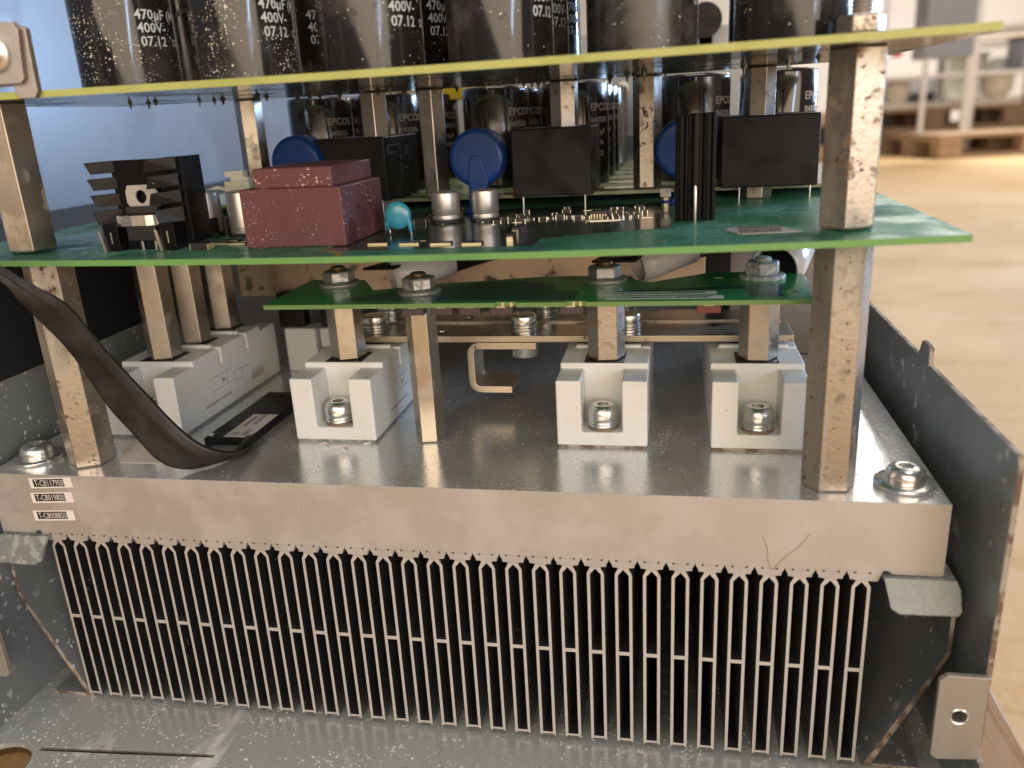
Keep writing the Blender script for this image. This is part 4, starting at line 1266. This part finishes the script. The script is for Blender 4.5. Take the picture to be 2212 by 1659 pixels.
# ================================================================== TOP BOARD
b3 = thing('top_circuit_board', (0, 0, 0), 'long bright yellow edged circuit board under the tall black capacitors', 'circuit board')
board(-346, -7.6, -15.6, 124.5, Z3, Z3 + 2.05, sag3, 'substrate', [m_pcb3, m_pcb3, m_edge3], b3)
PINS = [(-302.4, 68.8), (-301.9, 80.6), (-290.6, 68.3), (-277.8, 79.3), (-276.7, 89.4), (-271.0, 86.2), (-245.4, 66.7), (-248.4, 80.5), (-248.9, 111), (-242.7, 110.5), (-237, 108), (-229.8, 112.7), (-199.5, 59.6), (-202.1, 84.6), (-189, 60.6), (-199.8, 111.5), (-193.9, 111.3), (-184.1, 105.3), (-178.5, 120), (-154.8, 70.5), (-148.2, 63.5), (-139.8, 51.8), (-147.5, 111.6), (-143.4, 108.2), (-142.5, 120), (-137.8, 104), (-103, 84), (-101, 98), (-97, 92), (-96, 60), (-94, 118), (-112, 118), (-89, 100), (-60, 90), (-52, 112), (-57, 118), (-45, 84), (-38, 60)]
random.seed(3)
base = None
for (x, y) in PINS:
    if base is None:
        base = MB().lathe([(1.25, 0), (1.0, -0.4), (0.55, -1.2), (0.42, -2.2), (0.2, -2.6)], (0, 0, 0), 12).build('solder_pin', m_solder, b3)
        o = base
    else:
        o = base.copy()
        SC.collection.objects.link(o)
    o.location = (x * S, y * S, (Z3 + sag3(x) + 0.02) * S)
    k = random.uniform(0.7, 1.15)
    o.scale = (k, k, random.uniform(0.7, 1.2))
# standoffs between rear board and top board
for i, (x, y) in enumerate(((-276.5, 118), (-212.5, 107), (-188.6, 113), (-131.0, 114.5), (-96.7, 122), (-52.0, 110))):
    zb = Z2 + sag2(x) if y < 111.9 else 88.22
    lab = ['leftmost, behind the maroon block', 'behind the left black box', 'just left of the middle blue disc', 'behind the middle black box', 'right of the middle black box', 'behind the right black box'][i]
    standoff('slim_standoff', x, y, zb, Z3 + sag3(x) - zb - 0.05, 10.6, (0.35, 0.8, 0.8, 0.40, -0.03, -0.23)[i], 'slim hexagonal standoff beneath the top board, ' + lab, m_zinc_rust if i > 2 else m_zinc, 'slim standoffs under the top board')

# bracket clamped to the left end of the top board
br = thing('corner_bracket', (0, 0, 0), 'grey steel bracket with bolt clamped on the left end of the top board', 'bracket')
bx = 3.0
MB().prism([[(-300 + bx, 154.6), (-278.2 + bx, 154.4), (-277.0 + bx, 153.2), (-278.6 + bx, 139.6), (-280.0 + bx, 138.4), (-300 + bx, 138.4)]], 'y', -19.9, -17.95, side_mi=1).build('plate', [m_bracket, m_copper_edge], br, bevel=0.25)
MB().prism([[(-300 + bx, 156.6), (-280 + bx, 155.6), (-279.6 + bx, 154.9), (-276.2 + bx, 153.6), (-276.6 + bx, 136.0), (-278.0 + bx, 134.2), (-282.6 + bx, 134.2), (-284.0 + bx, 135.6), (-284.6 + bx, 138.0), (-300 + bx, 138.0)]], 'y', -17.85, -15.7, side_mi=1).build('rear_plate', [m_bracket, m_copper_edge], br, bevel=0.25)
t = pan_bolt('bracket_bolt', -283.2, -19.95, 147.0, 'shiny round headed bolt on the steel bracket at the left', r=3.6, washer=5.2, h=2.6)
t.rotation_euler = (P2 / 2, 0, 0)


# ================================================================== LARGE CAPACITORS
def cap_proto(name, R_, H, m, lines, ang, label, group, pm, loc, silver_top=False):
    t = thing(name, loc, label, 'capacitor', group)
    MB().lathe([(R_ - 1.6, 0), (R_ - 0.5, 0.25), (R_ - 0.1, 0.9), (R_, 1.8), (R_, H - 2.0), (R_ - 0.25, H - 0.9), (R_ - 1.0, H - 0.15), (R_ - 2.2, H)], (0, 0, 0), 72).build('sleeve', m, t)
    MB().lathe([(R_ - 2.2, H + 0.02), (R_ - 2.8, H - 0.25), (0.01, H - 0.3)], (0, 0, 0), 48, caps=False).build('can_top', m_can, t)
    mb = MB()
    for (tx, size, z, off) in lines:
        def fn(u, v, z=z, off=off):
            a = ang + (off + u) / R_
            return ((R_ + 0.06) * math.sin(a), -(R_ + 0.06) * math.cos(a), z + v)
        add_text(mb, tx, size, fn)
    mb.build('printed_text', pm, t, recalc=False)
    return t


UX = [-277.5, -230.8, -184.8, -141.5, -95.8, -50.2]
names6 = ['leftmost', 'second from left', 'third from left', 'fourth from left', 'fifth from left', 'rightmost']
GU = 'tall black capacitors on the top board'
upl = [('470µF (M)', 4.4, 22.9, -0.3), ('400V-', 4.4, 18.7, 0.0), ('07.12', 4.4, 14.4, 0.5), ('S2', 3.2, 14.6, 13.2)]
# build with random speckling on the three left ones
p_dusty = cap_proto('large_capacitor', 17.4, 56, m_sleeve, upl, math.radians(47), 'tall black capacitor heavily speckled with dust, leftmost on the top board', GU, m_print, (UX[0], 37, Z3 + 2.07 + sag3(UX[0])))
dup(p_dusty, (UX[1], 34.5, Z3 + 2.07 + sag3(UX[1])), 'tall black dusty capacitor, second from left on the top board')
p_clean = cap_proto('large_capacitor', 17.4, 56, m_sleeve_clean, upl, math.radians(40), 'tall black capacitor with grey smudges, third from left on the top board', GU, m_print, (UX[2], 33.5, Z3 + 2.07 + sag3(UX[2])))
for i in (3, 4, 5):
    dup(p_clean, (UX[i], 36, Z3 + 2.07 + sag3(UX[i])), 'tall black smudged capacitor, %s on the top board' % names6[i], rz=math.radians((0, 0, 0, 6, 24, 30)[i]))
for i in range(6):
    for r_ in (1, 2):
        if r_ == 2 and i in (0, 5): continue
        dup(p_clean, (UX[i] + 0.6 * r_, 36 + 37.0 * r_, Z3 + 2.07 + sag3(UX[i])), 'black capacitor of the top board, %s row behind the %s' % (('second', 'third')[r_ - 1], names6[i]), group='capacitors in the rear rows of the top board', rz=math.radians(3 * r_))

LX = [-260.5, -224.2, -170.2, -132.0, -76.2, -38.2]
lol = [('EPCOS', 4.6, 33.0, 0), ('B43505-', 3.4, 27.8, 0.2), ('470µF', 3.4, 22.4, 0.2), ('400V-', 3.4, 17.6, 0.2), ('07.12', 3.4, 12.8, 0.2)]
GL = 'lower capacitors between the two large boards'
p_low = cap_proto('lower_capacitor', 15.9, 46.3, m_sleeve_low, lol, math.radians(33), 'dark brown black capacitor with maker lettering, leftmost of the lower row', GL, m_print_low, (LX[0], 161.5, 88.22))
for i in range(1, 6):
    dup(p_low, (LX[i], 161.5, 88.22), 'dark brown black capacitor with maker lettering, %s of the lower row' % names6[i])
for i, nrow in enumerate((1, 2, 2, 4, 3, 1)):
    for r_ in range(1, nrow + 1):
        dup(p_low, (LX[i] + (0.4 * r_), 161.5 + 36 * r_, 88.22), 'capacitor in row %s behind the %s lower capacitor' % (('two', 'three', 'four', 'five')[r_ - 1], names6[i]), group='rear rows of the lower capacitors')
tag(MB().box(-251, -187, 0, 22, 0, 6.5).build('yellow_strip', m_yellow, bevel=0.5, loc=(0, 226, 131)), 'bright yellow strip glimpsed above the lower capacitors', 'strip')

# ================================================================== PANELS AROUND
tag(MB().box(-452, -448, -260, 1500, 40, 620).build('side_panel', m_grey_panel), 'smooth grey painted panel standing at the left behind the boards', 'panel')
tag(MB().box(-446, -352.3, 5, 470, TZ, 82).build('air_duct', m_black_matte, bevel=2), 'black plastic duct behind the left wall of the tray', 'duct')
hole = [(-119 + 4 * math.cos(a), 134 + 4 * math.sin(a)) for a in [2 * P2 * i / 20 for i in range(20)]]
bp_ = thing('perforated_panel', (0, 334, 0), 'grey rear panel with a small round hole beyond the lower capacitors', 'panel')
MB().prism([[(-232, 60), (-12, 60), (-12, 168), (-232, 168)], hole], 'y', 0, 2, side_mi=0).build('sheet', m_rear_sheet, bp_)
MB().box(-117, -109, -1.2, -0.1, 92, 104).build('cover_plate', m_grey_panel, bp_, bevel=0.3)
MB().box(-230, -14, -1.4, -0.1, 103.5, 104.4).build('fold_line', m_bracket, bp_)
g = thing('cable_grommet', (-67, 330, 171), 'round black grommet above the rear panel between two tall capacitors', 'grommet')
MB().lathe([(0.01, 0), (5, 0.3), (9.5, 1), (10.5, 3), (10.5, 6)], (0, 0, 0), 32, 'y').build('disc', m_black_plastic, g)
MB().box(-3.2, 5.2, 4, 8, -30, 2).build('wooden_strip', m_wood, g)

# ================================================================== FAR BACKGROUND (out of focus)
def pallet(x, y, z, rz, label, w=1200, d=800):
    t = thing('far_pallet', (x, y, z), label, 'pallet', 'pallets on the workshop floor', rz)
    for k in range(5):
        MB().box(0, w, k * (d - 145) / 4, k * (d - 145) / 4 + 145, 122, 144).build('plank', m_pallet, t)
    for yy in (0, (d - 100) / 2, d - 100):
        for xx in (0, (w - 145) / 2, w - 145):
            MB().box(xx, xx + 145, yy, yy + 100, 22, 100).build('block', m_pallet, t)
        MB().box(0, w, yy, yy + 100, 0, 21.5).build('bottom_board', m_pallet, t)
    for xx in (0, (w - 145) / 2, w - 145):
        MB().box(xx, xx + 145, 0, d, 100.5, 121.5).build('stringer', m_pallet, t)
    return t


pallet(1500, 5350, FZ, math.radians(14), 'light wooden pallet nearest on the workshop floor at the upper right')
pallet(1080, 6150, FZ, math.radians(3), 'lower wooden pallet of the left stack under the white sheets')
pallet(1080, 6150, FZ + 144.2, math.radians(3), 'upper wooden pallet of the left stack carrying white sheets')
pallet(2420, 6300, FZ, math.radians(2), 'lower wooden pallet of the far right stack', w=1400)
pallet(2420, 6300, FZ + 144.2, math.radians(2), 'upper wooden pallet of the far right stack', w=1400)
fr = thing('steel_rack', (1250, 5900, FZ), 'blurred white steel rack with shelves behind the pallets', 'rack')
for x in (0, 560, 1150, 1700):
    for y in (0, 700):
        MB().box(x - 22, x + 22, y - 22, y + 22, 0, 1500).build('post', m_white_metal, fr)
for z in (480, 760, 1050):
    MB().box(-20, 1720, -10, 710, z, z + 24).build('shelf', m_white_metal, fr)
cb = thing('hanging_cabinet', (1320, 5200, 40), 'blurred blue grey cabinet on legs above the far pallets', 'cabinet')
MB().box(0, 270, 0, 260, 250, 900).build('body', m_blue_grey, cb, bevel=8)
for x in (10, 240):
    MB().box(x, x + 26, 0, 26, -170, 249).build('leg', m_white_metal, cb)
wp = thing('plastic_wrapped_stack', (1130, 6190, FZ + 288.6), 'overexposed white wrapped sheets lying on the far pallets', 'sheets')
MB().box(0, 1100, 0, 500, 0, 40).build('sheet_stack', m_wrap, wp, bevel=5)
MB().lathe([(60, 0), (100, 60), (100, 150), (50, 260)], (960, 90, 40.5), 24).build('wrapped_roll', m_wrap, wp)
MB().lathe([(60, 0), (75, 60), (75, 110), (50, 140)], (70, 90, 40.5), 24).build('wrapped_roll', m_wrap, wp)
MB().lathe([(60, 0), (85, 60), (85, 110), (50, 150)], (320, 90, 40.5), 24).build('wrapped_roll', m_wrap, wp)
w2 = thing('plastic_wrapped_stack', (2440, 6340, FZ + 288.6), 'white wrapped sheets at the far right edge of the picture', 'sheets')
MB().box(0, 1300, 0, 500, 0, 36).build('sheet_stack', m_wrap, w2, bevel=5)
for i, (x, y, w, d, h, m_, lab) in enumerate(((700, 5500, 330, 300, 300, m_pallet, 'brown crate left of the white sheets'), (1500, 6900, 500, 300, 520, m_dull, 'grey machine body behind the rack'), (2300, 6400, 600, 300, 330, m_dull, 'low grey machine at the far right'), (1180, 6800, 240, 240, 640, m_wood, 'tall tan box beside the rack'))):
    c_ = thing('workshop_box', (x, y, FZ), 'blurred ' + lab, 'box')
    MB().box(0, w, 0, d, 0, h).build('body', m_, c_, bevel=10)
    MB().box(w * 0.15, w * 0.85, -8, -0.5, h * 0.35, h * 0.75).build('front_opening', m_black_matte, c_)
for i, (x, y, z, w, d, h, m_, lab) in enumerate(((1900, 6700, 40, 260, 240, 300, m_ivory, 'yellowish container standing on the rack'), (1560, 6050, 320, 90, 60, 170, m_yellow, 'small yellow object hanging on the rack'), (2250, 7400, 420, 900, 200, 60, m_tab, 'long grey brown shelf on the far wall'), (2100, 5900, 214, 300, 300, 180, m_blue_grey, 'blue grey bin on the rack shelf'))):
    c_ = thing('workshop_item', (x, y, z), 'blurred ' + lab, 'container' if i in (0, 3) else ('shelf' if i == 2 else 'object'))
    MB().box(0, w, 0, d, 0, h).build('body', m_, c_, bevel=12)
    MB().box(-w * 0.04, w * 1.04, -d * 0.04, d * 1.04, h + 1, h + 16).build('top', m_dull if i != 2 else m_pallet, c_, bevel=4)
hr = thing('hose_reel', (1420, 7200, 790), 'pale round reel hanging near the ceiling of the background', 'reel')
MB().lathe([(60, 0), (95, 20), (120, 0), (120, -60), (60, -60)], (0, 0, 0), 32, 'y').build('rim', m_white_metal, hr)
tag(MB().box(0, 60, 0, 40, 0, 70).build('red_tag', m_red, bevel=5, loc=(1300, 5850, 330)), 'small blurred red object on the rack upright', 'tag')
